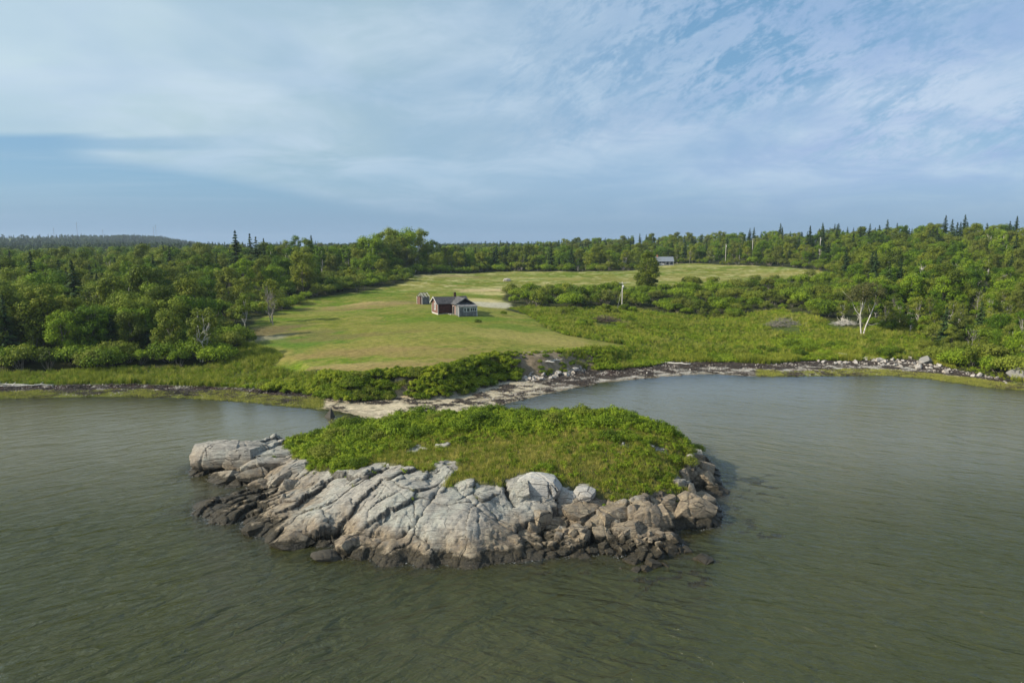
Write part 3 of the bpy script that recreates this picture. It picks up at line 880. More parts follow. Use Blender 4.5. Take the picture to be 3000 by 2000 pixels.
IC = [
    (910, 1312, 2.3), (950, 1288, 2.8), (1020, 1268, 3.2), (1100, 1252, 3.8), (1200, 1228, 4.6), (1350, 1220, 4.9), (1500, 1217, 5.1), (1700, 1217, 5.1), (1850, 1232, 4.8), (1950, 1262, 4.2), (2005, 1295, 3.4), (2025, 1325, 2.6),
    (1100, 1300, 3.6), (1100, 1350, 3.5), (1300, 1300, 4.4), (1500, 1300, 4.6), (1700, 1300, 4.6), (1900, 1335, 4.0), (1500, 1380, 4.0), (1300, 1345, 4.1), (1700, 1400, 3.6), (1900, 1425, 2.7), (1985, 1395, 2.4),
    (1180, 1364, 4.0), (1100, 1372, 3.75), (1050, 1392, 3.2), (980, 1400, 2.6), (1290, 1355, 4.35), (1320, 1432, 3.4), (1340, 1378, 4.1), (1400, 1415, 3.8), (1470, 1430, 3.4), (1556, 1388, 4.1), (1640, 1432, 3.1), (1740, 1440, 2.9), (1840, 1468, 2.3), (1910, 1455, 2.3), (2020, 1445, 1.7),
    (1300, 1500, 2.7), (1230, 1470, 3.1), (1150, 1480, 3.0), (1080, 1440, 3.1), (1050, 1470, 2.5), (980, 1450, 2.2), (930, 1480, 1.7), (870, 1490, 1.25), (800, 1500, 1.0), (1400, 1480, 2.9), (1460, 1500, 2.2), (1550, 1510, 1.9), (1650, 1500, 1.7), (1800, 1500, 1.5), (1900, 1510, 1.3),
    (1350, 1560, 1.9), (1250, 1575, 1.5), (1150, 1560, 1.5), (1050, 1545, 1.6), (1020, 1590, .6), (930, 1540, 1.4), (850, 1560, .9), (1450, 1570, 1.5), (1530, 1590, .8), (1600, 1590, .5), (1700, 1570, .6), (1850, 1570, .5), (1950, 1560, .4),
    (1150, 1610, .8), (1350, 1615, .8), (1450, 1615, .6), (1250, 1615, .8),
    (600, 1340, 1.3), (650, 1312, 1.9), (710, 1307, 1.9), (780, 1310, 2.1), (620, 1370, .9), (700, 1350, 1.3), (760, 1380, .9), (820, 1350, 1.9), (850, 1390, 1.5), (900, 1390, 1.9), (720, 1405, .4), (800, 1430, .6), (850, 1430, 1.0), (900, 1430, 1.4),
    (750, 1460, .3), (680, 1480, .12), (700, 1510, .22), (640, 1500, .10), (800, 1465, .6), (760, 1530, .35), (860, 1440, 1.1),
    (2050, 1345, 1.4), (2080, 1400, .6), (2060, 1425, .5), (2000, 1500, 1.0), (2050, 1500, .8), (2010, 1420, 1.3),
    (1000, 1255, 2.6), (1800, 1222, 4.6)]
pts = [(*p, 0.0) for p in wl]
cen = np.mean(np.array(wl), 0)
wlp = np.array(wl)
for i in range(0, len(wlp)):
    a, b_ = wlp[i - 1], wlp[(i + 1) % len(wlp)]
    nrm = np.array([-(b_ - a)[1], (b_ - a)[0]]); nrm /= np.linalg.norm(nrm) + 1e-9
    if inpoly(np.array(wlp[i][0] + nrm[0] * .05), np.array(wlp[i][1] + nrm[1] * .05), wl): nrm = -nrm
    for dd, zz in ((2.2, -0.9), (6.0, -2.2)):
        q = wlp[i] + nrm * dd
        if not inpoly(np.array(q[0]), np.array(q[1]), wl) and float(distline(np.array(q[0]), np.array(q[1]), wl, True)) > dd * 0.8:
            pts.append((q[0], q[1], zz))
pts += [(*P(a, b_, z), z) for a, b_, z in IC]
H_isl = RBF(pts, 0.8, 0.06)


def facets(x, y, cell, seed, rot, asp, tilt, step, crack, cw):
    """broken rock: every Voronoi cell its own height and tilt, a joint between neighbours"""
    c, s = math.cos(rot), math.sin(rot)
    u = (x * c + y * s) / cell; v = (-x * s + y * c) / (cell * asp)
    iu, iv = np.floor(u), np.floor(v)
    f1 = np.full(u.shape, 9.0); f2 = np.full(u.shape, 9.0); hh = np.zeros(u.shape)
    for i in (-1, 0, 1):
        for j in (-1, 0, 1):
            a, b = iu + i, iv + j
            du = u - a - 0.15 - 0.7 * hash2(a, b, seed); dv = v - b - 0.15 - 0.7 * hash2(a, b, seed + 1)
            d = np.abs(du) * 0.55 + np.sqrt(du * du + dv * dv) * 0.6
            h = (hash2(a, b, seed + 2) - 0.5) * step + tilt * (du * (hash2(a, b, seed + 3) - 0.5) + dv * (hash2(a, b, seed + 4) - 0.8))
            near = d < f1
            f2 = np.where(near, f1, np.minimum(f2, d))
            hh = np.where(near, h, hh)
            f1 = np.where(near, d, f1)
    e = f2 - f1
    return hh - crack * np.exp(-(e / cw) ** 2), e


ISG = 0.085
ix = np.arange(-41, 27.5, ISG); iy = np.arange(43.5, 90, ISG)
IX, IY = np.meshgrid(ix, iy)
I0 = H_isl(IX, IY)
wx_ = 0.6 * (fbm(IX / 2.6, IY / 2.6, 71, 4) - 0.5) * 2.2; wy_ = 0.6 * (fbm(IX / 2.6, IY / 2.6, 72, 4) - 0.5) * 2.2
F1, e1 = facets(IX + wx_ * 0.8, IY + wy_ * 0.8, 5.6, 301, rad(40), 0.60, 2.6, 1.0, 0.34, 0.022)
F2, e2 = facets(IX + wx_ * 0.5, IY + wy_ * 0.5, 2.1, 311, rad(52), 0.55, 1.15, 0.46, 0.16, 0.035)
F3, e3 = facets(IX + wx_ * 0.2, IY + wy_ * 0.2, 0.85, 321, rad(20), 0.6, 0.50, 0.20, 0.05, 0.06)
east_ = sst(IX, 1, 6); west_ = sst(-IX, 17, 23)
# foliation: asymmetric ribs that climb to the east
sc_ = (IX + wx_ * 0.5) * math.sin(rad(58)) - (IY + wy_ * 0.5) * math.cos(rad(58))
def ribs(s, per, seed):
    k = s / per + (fbm(IX * 0.25, IY * 0.25, seed, 3)) * 2
    f = k - np.floor(k)
    amp = hash2(np.floor(k), np.floor(k) * 0, seed)
    return np.where(f < 0.82, f / 0.82, (1 - f) / 0.18) * amp
rb = ribs(sc_, 1.5, 401) * 0.16 + ribs(sc_, 0.5, 402) * 0.05
patch = sst(fbm(IX * 0.35, IY * 0.35, 404, 3), 0.42, 0.58)
low_ = sst(I0, 1.6, 0.5)
rock_h = F1 * 0.62 + F2 * (0.15 + 0.45 * patch + 0.40 * east_ + 0.20 * west_ + 0.25 * low_ * (1 - east_)) + F3 * (0.05 + 0.30 * patch + 0.35 * east_ + 0.3 * low_)
slab_ = sst(IX, -27, -22) * (1 - sst(IX, 0.5, 3.5)) * sst(I0, 0.5, 1.6)
rock_h = rock_h * (1 - 0.45 * slab_)
rock_h += rb * (1 - 0.6 * east_) * (0.15 + 0.75 * (1 - patch))
rock_h += (fbm(IX * 0.9, IY * 0.9, 75, 3) - 0.5) * 0.12 + (fbm(IX * 0.3, IY * 0.3, 76, 3) - 0.5) * 0.9
# great joints seen across the face (px polylines on the islet)
Igrid = I0


def Iz(x, y, arr=None):
    arr = Igrid if arr is None else arr
    x = np.asarray(x, float); y = np.asarray(y, float)
    fx = np.clip((x - ix[0]) / ISG, 0, len(ix) - 1.001); fy = np.clip((y - iy[0]) / ISG, 0, len(iy) - 1.001)
    i0, j0 = fx.astype(int), fy.astype(int)
    a, b = fx - i0, fy - j0
    v = arr[j0, i0] * (1 - a) * (1 - b) + arr[j0, i0 + 1] * a * (1 - b) + arr[j0 + 1, i0] * (1 - a) * b + arr[j0 + 1, i0 + 1] * a * b
    return np.where((x < ix[0]) | (x > ix[-1]) | (y < iy[0]) | (y > iy[-1]), -3.0, v)


def isl(px, py):
    return hit(px, py, Iz, 45.0, 110.0)


VEG = [(840, 1323), (868, 1342), (896, 1349), (905, 1365), (896, 1378), (930, 1381), (958, 1375), (972, 1392), (1010, 1385), (1047, 1377), (1092, 1358), (1147, 1355), (1188, 1366), (1240, 1384), (1275, 1375), (1270, 1360), (1300, 1345),
       (1337, 1358), (1345, 1378), (1310, 1405), (1300, 1436), (1337, 1416), (1400, 1412), (1470, 1428), (1485, 1407), (1555, 1384), (1629, 1425), (1729, 1420), (1744, 1450), (1836, 1464), (1907, 1449),
       (1960, 1447), (2021, 1443), (1977, 1412), (1999, 1379), (2030, 1352), (2038, 1325)]
veg_poly = [isl(a, b_)[:2] for a, b_ in VEG] + [(19.5, 72), (17.5, 77.5), (12, 81), (2, 82.5), (-8, 82.5), (-16, 80.5), (-22, 77.5), (-25.5, 74)]
dveg = distline(IX, IY, veg_poly, True)
dveg = np.where(inpoly(IX, IY, veg_poly), dveg, -dveg)
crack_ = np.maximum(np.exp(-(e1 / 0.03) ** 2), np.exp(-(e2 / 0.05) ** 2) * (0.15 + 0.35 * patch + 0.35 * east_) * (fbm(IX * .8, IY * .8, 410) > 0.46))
outcrop = np.zeros(IX.shape)
for a, b_, r1, r2 in ((1218, 1318, 1.3, 0.9), (1300, 1308, 1.0, .4), (1830, 1310, .7, .4), (1930, 1315, 1.2, .9), (1130, 1392, .0, .0)):
    if r1:
        q = isl(a, b_)
        outcrop = np.maximum(outcrop, 1 - sst(np.hypot((IX - q[0]) / r1, (IY - q[1]) / r2) + (fbm(IX * 1.5, IY * 1.5, 80) - .5) * 1.2, 0.7, 1.1))
soil = sst(dveg + (fbm(IX * 0.9, IY * 0.9, 81) - 0.5) * 0.9, -0.25, 0.25) * (1 - outcrop)
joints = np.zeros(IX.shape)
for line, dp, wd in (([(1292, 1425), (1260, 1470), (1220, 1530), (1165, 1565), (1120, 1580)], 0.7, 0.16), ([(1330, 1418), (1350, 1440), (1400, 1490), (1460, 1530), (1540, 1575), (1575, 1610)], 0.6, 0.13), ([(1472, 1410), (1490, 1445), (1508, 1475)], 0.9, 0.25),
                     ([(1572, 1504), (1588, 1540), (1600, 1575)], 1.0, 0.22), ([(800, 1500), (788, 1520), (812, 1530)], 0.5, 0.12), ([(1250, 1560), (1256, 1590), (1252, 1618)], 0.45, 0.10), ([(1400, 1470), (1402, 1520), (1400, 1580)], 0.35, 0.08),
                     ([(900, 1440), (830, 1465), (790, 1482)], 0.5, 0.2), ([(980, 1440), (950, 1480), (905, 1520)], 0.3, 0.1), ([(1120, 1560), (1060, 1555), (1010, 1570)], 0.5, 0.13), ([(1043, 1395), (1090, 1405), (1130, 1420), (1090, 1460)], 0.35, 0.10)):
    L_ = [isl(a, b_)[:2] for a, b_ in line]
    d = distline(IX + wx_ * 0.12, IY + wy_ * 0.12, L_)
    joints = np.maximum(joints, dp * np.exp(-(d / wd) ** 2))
edge_w = sst(I0, -1.5, 0.1)
turf_h = 0.06 + (fbm(IX * 0.8, IY * 0.8, 83, 4) - 0.5) * 0.35
IZ = I0 + (rock_h * 0.9 - joints) * (1 - soil) * (0.30 + 0.70 * sst(I0, -0.3, 1.1)) + (turf_h + outcrop * 0) * soil + outcrop * 0.25
# sea-cut foot: the lowest metre is steeper
IZ = np.where((IZ > -0.4) & (IZ < 1.2) & (IY < 66), IZ + 0.18 * np.sin(np.clip((IZ + 0.4) / 1.6, 0, 1) * math.pi), IZ)
IZ = np.maximum(IZ, -3.2)
# keep the sheet below the seabed at its rim
rim = np.minimum.reduce([IX - ix[0], ix[-1] - IX, IY - iy[0], iy[-1] - IY])
IZ = IZ - (1 - sst(rim, 0, 4)) * 1.5
Igrid = IZ
keep = IZ > -2.9
F_ = gridfaces(*IX.shape)
kf = keep.ravel()[F_].all(1)
F_ = F_[kf]
used = np.zeros(IX.size, bool); used[F_.ravel()] = True
remap = np.cumsum(used) - 1
iv_ = np.stack([IX, IY, IZ], -1).reshape(-1, 3)[used]
# undercut and lean: push vertices sideways a little so that faces are not a pure height field
g0, g1 = np.gradient(IZ, ISG)
push = np.stack([-g1, -g0], -1) * ((0.10 * (1 - soil) * (fbm(IX * 2, IY * 2, 90) > 0.4))[..., None])
push = np.clip(push, -0.18, 0.18).reshape(-1, 2)[used]
iv_[:, :2] += push
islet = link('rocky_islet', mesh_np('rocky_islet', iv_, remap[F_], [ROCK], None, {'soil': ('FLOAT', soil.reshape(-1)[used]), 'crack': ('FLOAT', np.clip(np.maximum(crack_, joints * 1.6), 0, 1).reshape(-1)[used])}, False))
islet.data.polygons.foreach_set('use_smooth', np.ones(len(islet.data.polygons), bool))
tag(islet, 'low grey bedrock islet with a grassy cap and a dark tide band', kind='structure')

# ------------------------------------------------------------------ the water
wa = np.concatenate([np.linspace(-180, -43, 40)[:-1], np.linspace(-43, 43, 430), np.linspace(43, 180, 40)[1:]])
wr = [1.0]
while wr[-1] < 4300:
    q = wr[-1]
    wr.append(q + (4.0 if q < 40 else 0.33 if q < 92 else 0.6 if q < 150 else (q - 150) * 0.2 + 3))
WA, WR = np.meshgrid(np.radians(wa), np.array(wr))
WX, WY = np.sin(WA) * WR, np.cos(WA) * WR
gz = np.where((WR > 75) & (WY > 20), Gz(WX, WY), -3.0)
bed = np.maximum(np.where(WY > 20, Iz(WX, WY), -3.0), gz)
rr_w = sst(np.hypot(WX, WY), 30, 110)
# weed canopies near the foot of the rock lift the effective bed
WEEDN = lambda x, y: fbm(x / 1.3, y / 0.9, 95, 3) * 0.65 + fbm(x / 6, y / 6, 96, 2) * 0.35
dw = distline(WX, WY, wl, True)
wd_ = sst(WEEDN(WX, WY), 0.53, 0.60) * (1 - sst(dw, 5.0, 9.0)) * (WY < 70) * (0.45 + 0.55 * sst(WX, -4, 4))
depth = np.maximum(-bed, 0)
depth = depth * (1 - wd_) + np.minimum(depth, 0.17) * wd_
shelter = 0.30 + 0.70 * sst(distline(WX, WY, [(-60, 108), (-30, 98), (-15, 92), (0, 100), (20, 118), (70, 126)]), 2, 38)
shelter = shelter * (1 - 0.62 * sst(np.hypot(WX, WY), 52, 95))
foam_ = sst(-bed, 0.30, 0.02) * (bed > -0.4) * (WY < 72) * 0.8
wv = np.stack([WX, WY, np.zeros_like(WX)], -1).reshape(-1, 3)
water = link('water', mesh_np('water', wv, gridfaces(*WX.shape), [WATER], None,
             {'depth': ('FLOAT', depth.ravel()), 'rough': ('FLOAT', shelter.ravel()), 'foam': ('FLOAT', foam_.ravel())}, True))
tag(water, 'murky olive green sea with wind ripples round the islet', kind='structure')


# ------------------------------------------------------------------ plants: prototypes
def unit(v):
    return v / (np.linalg.norm(v, axis=-1, keepdims=True) + 1e-9)


def leafcloud(mb, rng, cen, radii, per, size, flat=0.75, mat=0, tb=0.5, tv=0.22, up=0.45, shell=0.5):
    cen = np.asarray(cen, float); N = len(cen)
    radii = np.broadcast_to(np.asarray(radii, float), (N,))
    ct = tb + rng.normal(0, 0.13, N)
    idx = np.repeat(np.arange(N), per)
    d = unit(rng.normal(size=(len(idx), 3)))
    rr_ = radii[idx] * (shell + (1 - shell) * np.sqrt(rng.random(len(idx)))) * (0.75 + 0.5 * rng.random(len(idx)))
    p = cen[idx] + d * rr_[:, None] * np.array([1, 1, flat])
    nrm = unit(d * 0.9 + np.array([0, 0, up]) + rng.normal(0, 0.38, d.shape))
    ref = unit(rng.normal(size=d.shape))
    t1 = unit(np.cross(nrm, ref)); t2 = np.cross(nrm, t1)
    s = size * (0.65 + 0.7 * rng.random(len(idx)))[:, None]
    V = np.stack([p - t1 * s, p + t2 * s * 0.55, p + t1 * s, p - t2 * s * 0.55], 1).reshape(-1, 3)
    F = np.arange(len(V)).reshape(-1, 4)
    tint = np.repeat(np.clip(ct[idx] + rng.normal(0, tv, len(idx)), 0, 1), 4)
    mb.add(V, F, mat, tint)


def curve(a, b, sag=0.15, k=5, rng=None, wob=0.05):
    a, b = np.array(a, float), np.array(b, float)
    t = np.linspace(0, 1, k)[:, None]
    p = a + (b - a) * t
    L = np.linalg.norm(b - a)
    p[:, 2] += (sag * L * np.sin(t[:, 0] * math.pi))
    if rng is not None:
        p[1:-1] += rng.normal(0, wob * L / k, (k - 2, 3))
    return p


def broadleaf(seed, h, cr, base=0.28, n=42, per=130, size=0.22, mat_leaf=None, mat_bark=None, open_=0.0, lean=0.0, stems=1, clump=0.30, cb=0.5):
    """returns (wood mesh builder, crown mesh builder)"""
    rng = np.random.default_rng(seed)
    wood, crown = MB(), MB()
    a = rng.random(n) * 2 * math.pi
    v = rng.random(n)
    zc = base + (1 - base) * (0.08 + 0.90 * v)
    prof = np.sqrt(np.clip(1 - ((zc - (base + (1 - base) * 0.42)) / ((1 - base) * 0.62)) ** 2, 0.04, 1))
    rad_ = cr * prof * (0.50 + 0.5 * np.sqrt(rng.random(n))) * (0.80 + 0.35 * np.sin(a * 2 + seed) * np.cos(a * 3 + seed * 2))
    cen = np.stack([np.cos(a) * rad_ + lean * zc * h * 0.25, np.sin(a) * rad_, zc * h - clump * cr * 0.4], 1)
    cr_i = cr * clump * (0.7 + 0.7 * rng.random(n))
    leafcloud(crown, rng, cen, cr_i, per, size, tb=cb)
    top = np.array([lean * h * 0.2, 0, h * 0.82])
    for s_ in range(stems):
        ang_ = rng.random() * 6.28
        off = np.array([math.cos(ang_), math.sin(ang_), 0]) * (0.0 if stems == 1 else cr * 0.35)
        tip = top + off
        tr = curve((off[0] * 0.12, off[1] * 0.12, -0.5), tip, 0.0, 8, rng, 0.18)
        wood.tube(tr, np.linspace(h * 0.0125, h * 0.003, 8), 6)
        pick = rng.permutation(n)[: max(6, int(14 / stems) + 3)]
        for i in pick:
            k = 2 + int(4 * min(1, max(0, (zc[i] - 0.25))))
            st = tr[min(k, 6)]
            wood.tube(curve(st, cen[i], -0.10, 5, rng), np.linspace(h * 0.0048, h * 0.0015, 5), 4)
    return wood, crown


def conifer(seed, h, br, tiers=17, size=0.24, gap=0.06):
    rng = np.random.default_rng(seed)
    wood, crown = MB(), MB()
    wood.tube([(0, 0, -0.5), (0, 0, h * 0.5), (0, 0, h * 0.97)], [h * 0.014, h * 0.009, h * 0.002], 6)
    P_, Nn, T1, S, TI = [], [], [], [], []
    for i in range(tiers):
        f = i / (tiers - 1)
        z = h * (gap + (0.97 - gap) * f)
        L0 = br * (1 - f) ** 0.8 * (0.75 + 0.45 * rng.random()) + 0.22
        nb = int(13 - 5 * f)
        for j in range(nb):
            a = rng.random() * 6.28
            L = L0 * (0.55 + 0.6 * rng.random())
            zj = rng.normal(0, h * 0.022)
            m_ = max(4, int(L / 0.13))
            for q in range(m_):
                u = (q + rng.random()) / m_
                for side in (-1, 1):
                    wdt = 0.30 * L * (1 - u) + 0.12
                    sd = side * rng.random() * wdt
                    c_, s_ = math.cos(a), math.sin(a)
                    P_.append((c_ * u * L - s_ * sd, s_ * u * L + c_ * sd, z + zj * (1 - f * .6) - 0.30 * u * L + 0.10 * L * u * u * 2 + rng.normal(0, 0.05)))
                    Nn.append((c_ * 0.5 + rng.normal(0, .3), s_ * 0.5 + rng.normal(0, .3), 0.9))
                    T1.append((c_, s_, -0.25 + rng.normal(0, .3)))
                    S.append(size * 1.25 * (0.7 + 0.6 * rng.random()) * (0.75 + 0.4 * (1 - f)))
                    TI.append(0.25 + 0.55 * u + rng.normal(0, 0.12))
    P_, Nn, T1, S, TI = map(np.array, (P_, Nn, T1, S, TI))
    Nn = unit(Nn); T1 = unit(T1 - (T1 * Nn).sum(1, keepdims=True) * Nn); T2 = np.cross(Nn, T1)
    S = S[:, None]
    V = np.stack([P_ - T1 * S, P_ + T2 * S * 0.5, P_ + T1 * S, P_ - T2 * S * 0.5], 1).reshape(-1, 3)
    crown.add(V, np.arange(len(V)).reshape(-1, 4), 0, np.repeat(np.clip(TI, 0, 1), 4))
    return wood, crown


def shrub(seed, r, h, n=24, per=110, size=0.13, stems=7, clump=0.36, cb=0.5):
    rng = np.random.default_rng(seed)
    wood, crown = MB(), MB()
    a = rng.random(n) * 6.283; q = np.sqrt(rng.random(n)) * 0.82
    zz = h * (0.16 + 0.68 * np.sqrt(np.clip(1 - q * q, 0, 1)) * (0.55 + 0.55 * rng.random(n)))
    cen = np.stack([np.cos(a) * q * r, np.sin(a) * q * r, zz], 1)
    leafcloud(crown, rng, cen, r * clump * (0.7 + 0.6 * rng.random(n)), per, size, 0.7, tb=cb)
    for i in range(stems):
        wood.tube(curve((rng.normal(0, .08 * r), rng.normal(0, .08 * r), -0.2), cen[i], -0.12, 5, rng), np.linspace(0.035, 0.012, 5) * (h / 2.0), 4)
    return wood, crown


def bare(seed, h, n=26, spread=0.35, r0=0.010):
    """a leafless or nearly leafless branching crown"""
    rng = np.random.default_rng(seed)
    w = MB()
    tr = curve((0, 0, -0.4), (rng.normal(0, .05 * h), 0, h * 0.9), 0, 8, rng, 0.12)
    w.tube(tr, np.linspace(h * r0, h * 0.002, 8), 6)
    for i in range(n):
        k = rng.integers(2, 7)
        a = rng.random() * 6.28; L = h * spread * (1.1 - k / 9) * (0.6 + 0.6 * rng.random())
        e = tr[k] + np.array([math.cos(a) * L * 0.7, math.sin(a) * L * 0.7, L * 0.8])
        c = curve(tr[k], e, -0.1, 5, rng)
        w.tube(c, np.linspace(h * r0 * 0.45, h * 0.0012, 5), 4)
        for j in range(3):
            q = c[rng.integers(2, 5)]
            w.tube([q, q + unit(rng.normal(size=3) + np.array([0, 0, .8])) * L * 0.35], [h * 0.0018, h * 0.0008], 3)
    return w


def blades(seed, n, r, h, w, lean=0.3, tb=0.5, tv=0.2):
    rng = np.random.default_rng(seed)
    mb = MB()
    a = rng.random(n) * 6.283; q = np.sqrt(rng.random(n)) * r
    b0 = np.stack([np.cos(a) * q, np.sin(a) * q, np.full(n, -0.05)], 1)
    hh = h * (0.55 + 0.6 * rng.random(n))
    ld = rng.normal(0, lean, (n, 2)) * hh[:, None]
    ld[:, 0] += 0.18 * hh
    d = rng.random(n) * 6.283
    s = np.stack([np.cos(d), np.sin(d), np.zeros(n)], 1) * w
    mid = b0 + np.concatenate([ld * 0.35, (hh * 0.6)[:, None]], 1)
    tip = b0 + np.concatenate([ld, hh[:, None]], 1)
    V = np.stack([b0 - s, b0 + s, mid + s * 0.8, mid - s * 0.8, tip], 1).reshape(-1, 3)
    k = np.arange(n)[:, None] * 5
    tint = np.repeat(np.clip(tb + rng.normal(0, tv, n), 0, 1), 5)
    mb.add(V, k + np.array([0, 1, 2, 3]), 0, tint)
    mb.f3.append((k + np.array([3, 2, 4])) + mb.n - len(V)); mb.m3.append(np.zeros(n, int))
    return mb


def join(w, c):
    """wood and crown as one builder with two material slots"""
    m = MB()
    for src, k in ((w, 0), (c, 1)):
        off = m.n
        m.v += src.v; m.t += src.t
        m.f3 += [f + off for f in src.f3]; m.f4 += [f + off for f in src.f4]
        m.m3 += [np.full(len(f), k) for f in src.f3]; m.m4 += [np.full(len(f), k) for f in src.f4]
        m.n += src.n
    return m


KIT = {}     # name -> (wood mesh, crown mesh, joined mesh, height)


def kit(name, wc, bark, leaf, h):
    w, c = wc
    KIT[name] = (w.mesh(name + '_trunk', bark, True), c.mesh(name + '_crown', leaf), join(w, c).mesh(name + '_whole', [bark, leaf]), h)


kit('oak_a', broadleaf(1, 11, 4.4, 0.10, 46, 170, 0.20), BARK, LEAF, 11)
kit('oak_b', broadleaf(2, 12, 4.0, 0.10, 44, 170, 0.20), BARK, LEAF, 12)
kit('oak_c', broadleaf(3, 9.5, 4.6, 0.08, 46, 160, 0.19), BARK, LEAF, 9.5)
kit('oak_d', broadleaf(4, 13, 4.2, 0.16, 44, 160, 0.21), BARK, LEAF2, 13)
kit('oak_e', broadleaf(5, 10, 3.4, 0.06, 38, 160, 0.19), BARK, LEAF2, 10)
kit('aspen_a', broadleaf(6, 11, 2.4, 0.35, 30, 120, 0.18, clump=0.34, stems=2), BIRCH, LEAF, 11)
kit('aspen_b', broadleaf(7, 10, 2.7, 0.40, 26, 110, 0.18, clump=0.34, stems=3, lean=0.4), BIRCH, LEAF2, 10)
kit('aspen_c', broadleaf(8, 12, 2.2, 0.42, 26, 120, 0.19, clump=0.36), BIRCH, LEAF, 12)
kit('thin_a', broadleaf(9, 8, 2.2, 0.35, 20, 70, 0.16, clump=0.34, stems=2), DEADWOOD, LEAF2, 8)
kit('spruce_a', conifer(11, 14, 3.3, 20), BARK, NEEDLE, 14)
kit('spruce_b', conifer(12, 12, 2.9, 18), BARK, NEEDLE, 12)
kit('spruce_c', conifer(13, 16, 3.1, 24, gap=0.08), BARK, NEEDLE, 16)
kit('cedar', broadleaf(14, 11, 3.7, 0.04, 80, 190, 0.17, clump=0.27, cb=0.35), BARK, LEAF2, 11)
kit('bush_a', shrub(21, 2.2, 2.9, 26, 120, 0.13), BARK, SHRUBL, 2.9)
kit('bush_b', shrub(22, 1.9, 3.6, 26, 110, 0.13), BARK, SHRUBL, 3.6)
kit('bush_c', shrub(23, 2.6, 2.6, 30, 120, 0.13, cb=0.62), BARK, SHRUBL, 2.6)
kit('bush_d', shrub(24, 1.8, 3.2, 20, 80, 0.12, 9, cb=0.45), BARK, LEAF2, 3.2)
kit('bankbush_a', shrub(25, 1.0, 1.2, 16, 110, 0.075), BARK, BRUSHL, 1.2)
kit('bankbush_b', shrub(26, 0.8, 1.4, 14, 110, 0.075, cb=0.6), BARK, BRUSHL, 1.4)
kit('bankbush_c', shrub(27, 1.2, 0.9, 18, 100, 0.07, cb=0.42), BARK, SHRUBL, 0.9)
# cheap far trees
for nm, sd, hh_, cr_ in (('far_a', 31, 12, 3.8), ('far_b', 32, 11, 3.2)):
    kit(nm, broadleaf(sd, hh_, cr_, 0.1, 16, 26, 0.75, clump=0.38), BARK, FAR, hh_)
kit('far_spruce', conifer(33, 14, 2.4, 10, 0.6), BARK, NEEDLE, 14)
KIT['far_spruce'][1].materials[0] = NEEDLE


def herb(seed, n, r, h, s):
    rng = np.random.default_rng(seed)
    mb = MB()
    cen = np.stack([rng.normal(0, r * .5, n), rng.normal(0, r * .5, n), h * (0.35 + 0.5 * rng.random(n))], 1)
    leafcloud(mb, rng, cen, r * 0.36, 40, s * 0.72, 1.0, up=0.7, tv=0.25)
    return mb


TUFT = {
    'green': [blades(41, 34, 0.22, 0.42, 0.010), blades(42, 30, 0.26, 0.34, 0.010)],
    'dry': [blades(43, 30, 0.22, 0.40, 0.008, 0.35), blades(44, 26, 0.25, 0.30, 0.009, 0.4)],
    'tall': [blades(45, 40, 0.34, 1.05, 0.020, 0.16), blades(46, 36, 0.38, 0.90, 0.020, 0.22)],
    'low': [blades(47, 44, 0.34, 0.22, 0.013, 0.5), blades(48, 40, 0.34, 0.28, 0.012, 0.4)],
    'herb': [herb(51, 9, 0.34, 0.55, 0.055), herb(52, 7, 0.28, 0.70, 0.060), herb(53, 10, 0.40, 0.45, 0.05)],
}
TUFT['dark'] = [blades(61, 40, 0.34, 0.8, 0.018, 0.2, 0.2), herb(62, 8, 0.36, 0.6, 0.06)]
TUFT['dry2'] = [blades(63, 40, 0.34, 0.9, 0.016, 0.3, 0.55)]
TM = {'dark': SHRUBL, 'dry2': REED, 'green': GRASSG, 'dry': GRASST, 'tall': GRASSG, 'low': REED, 'herb': HERB}
TUFT = {k: [m.mesh(k + '_tuft', TM[k]) for m in v] for k, v in TUFT.items()}


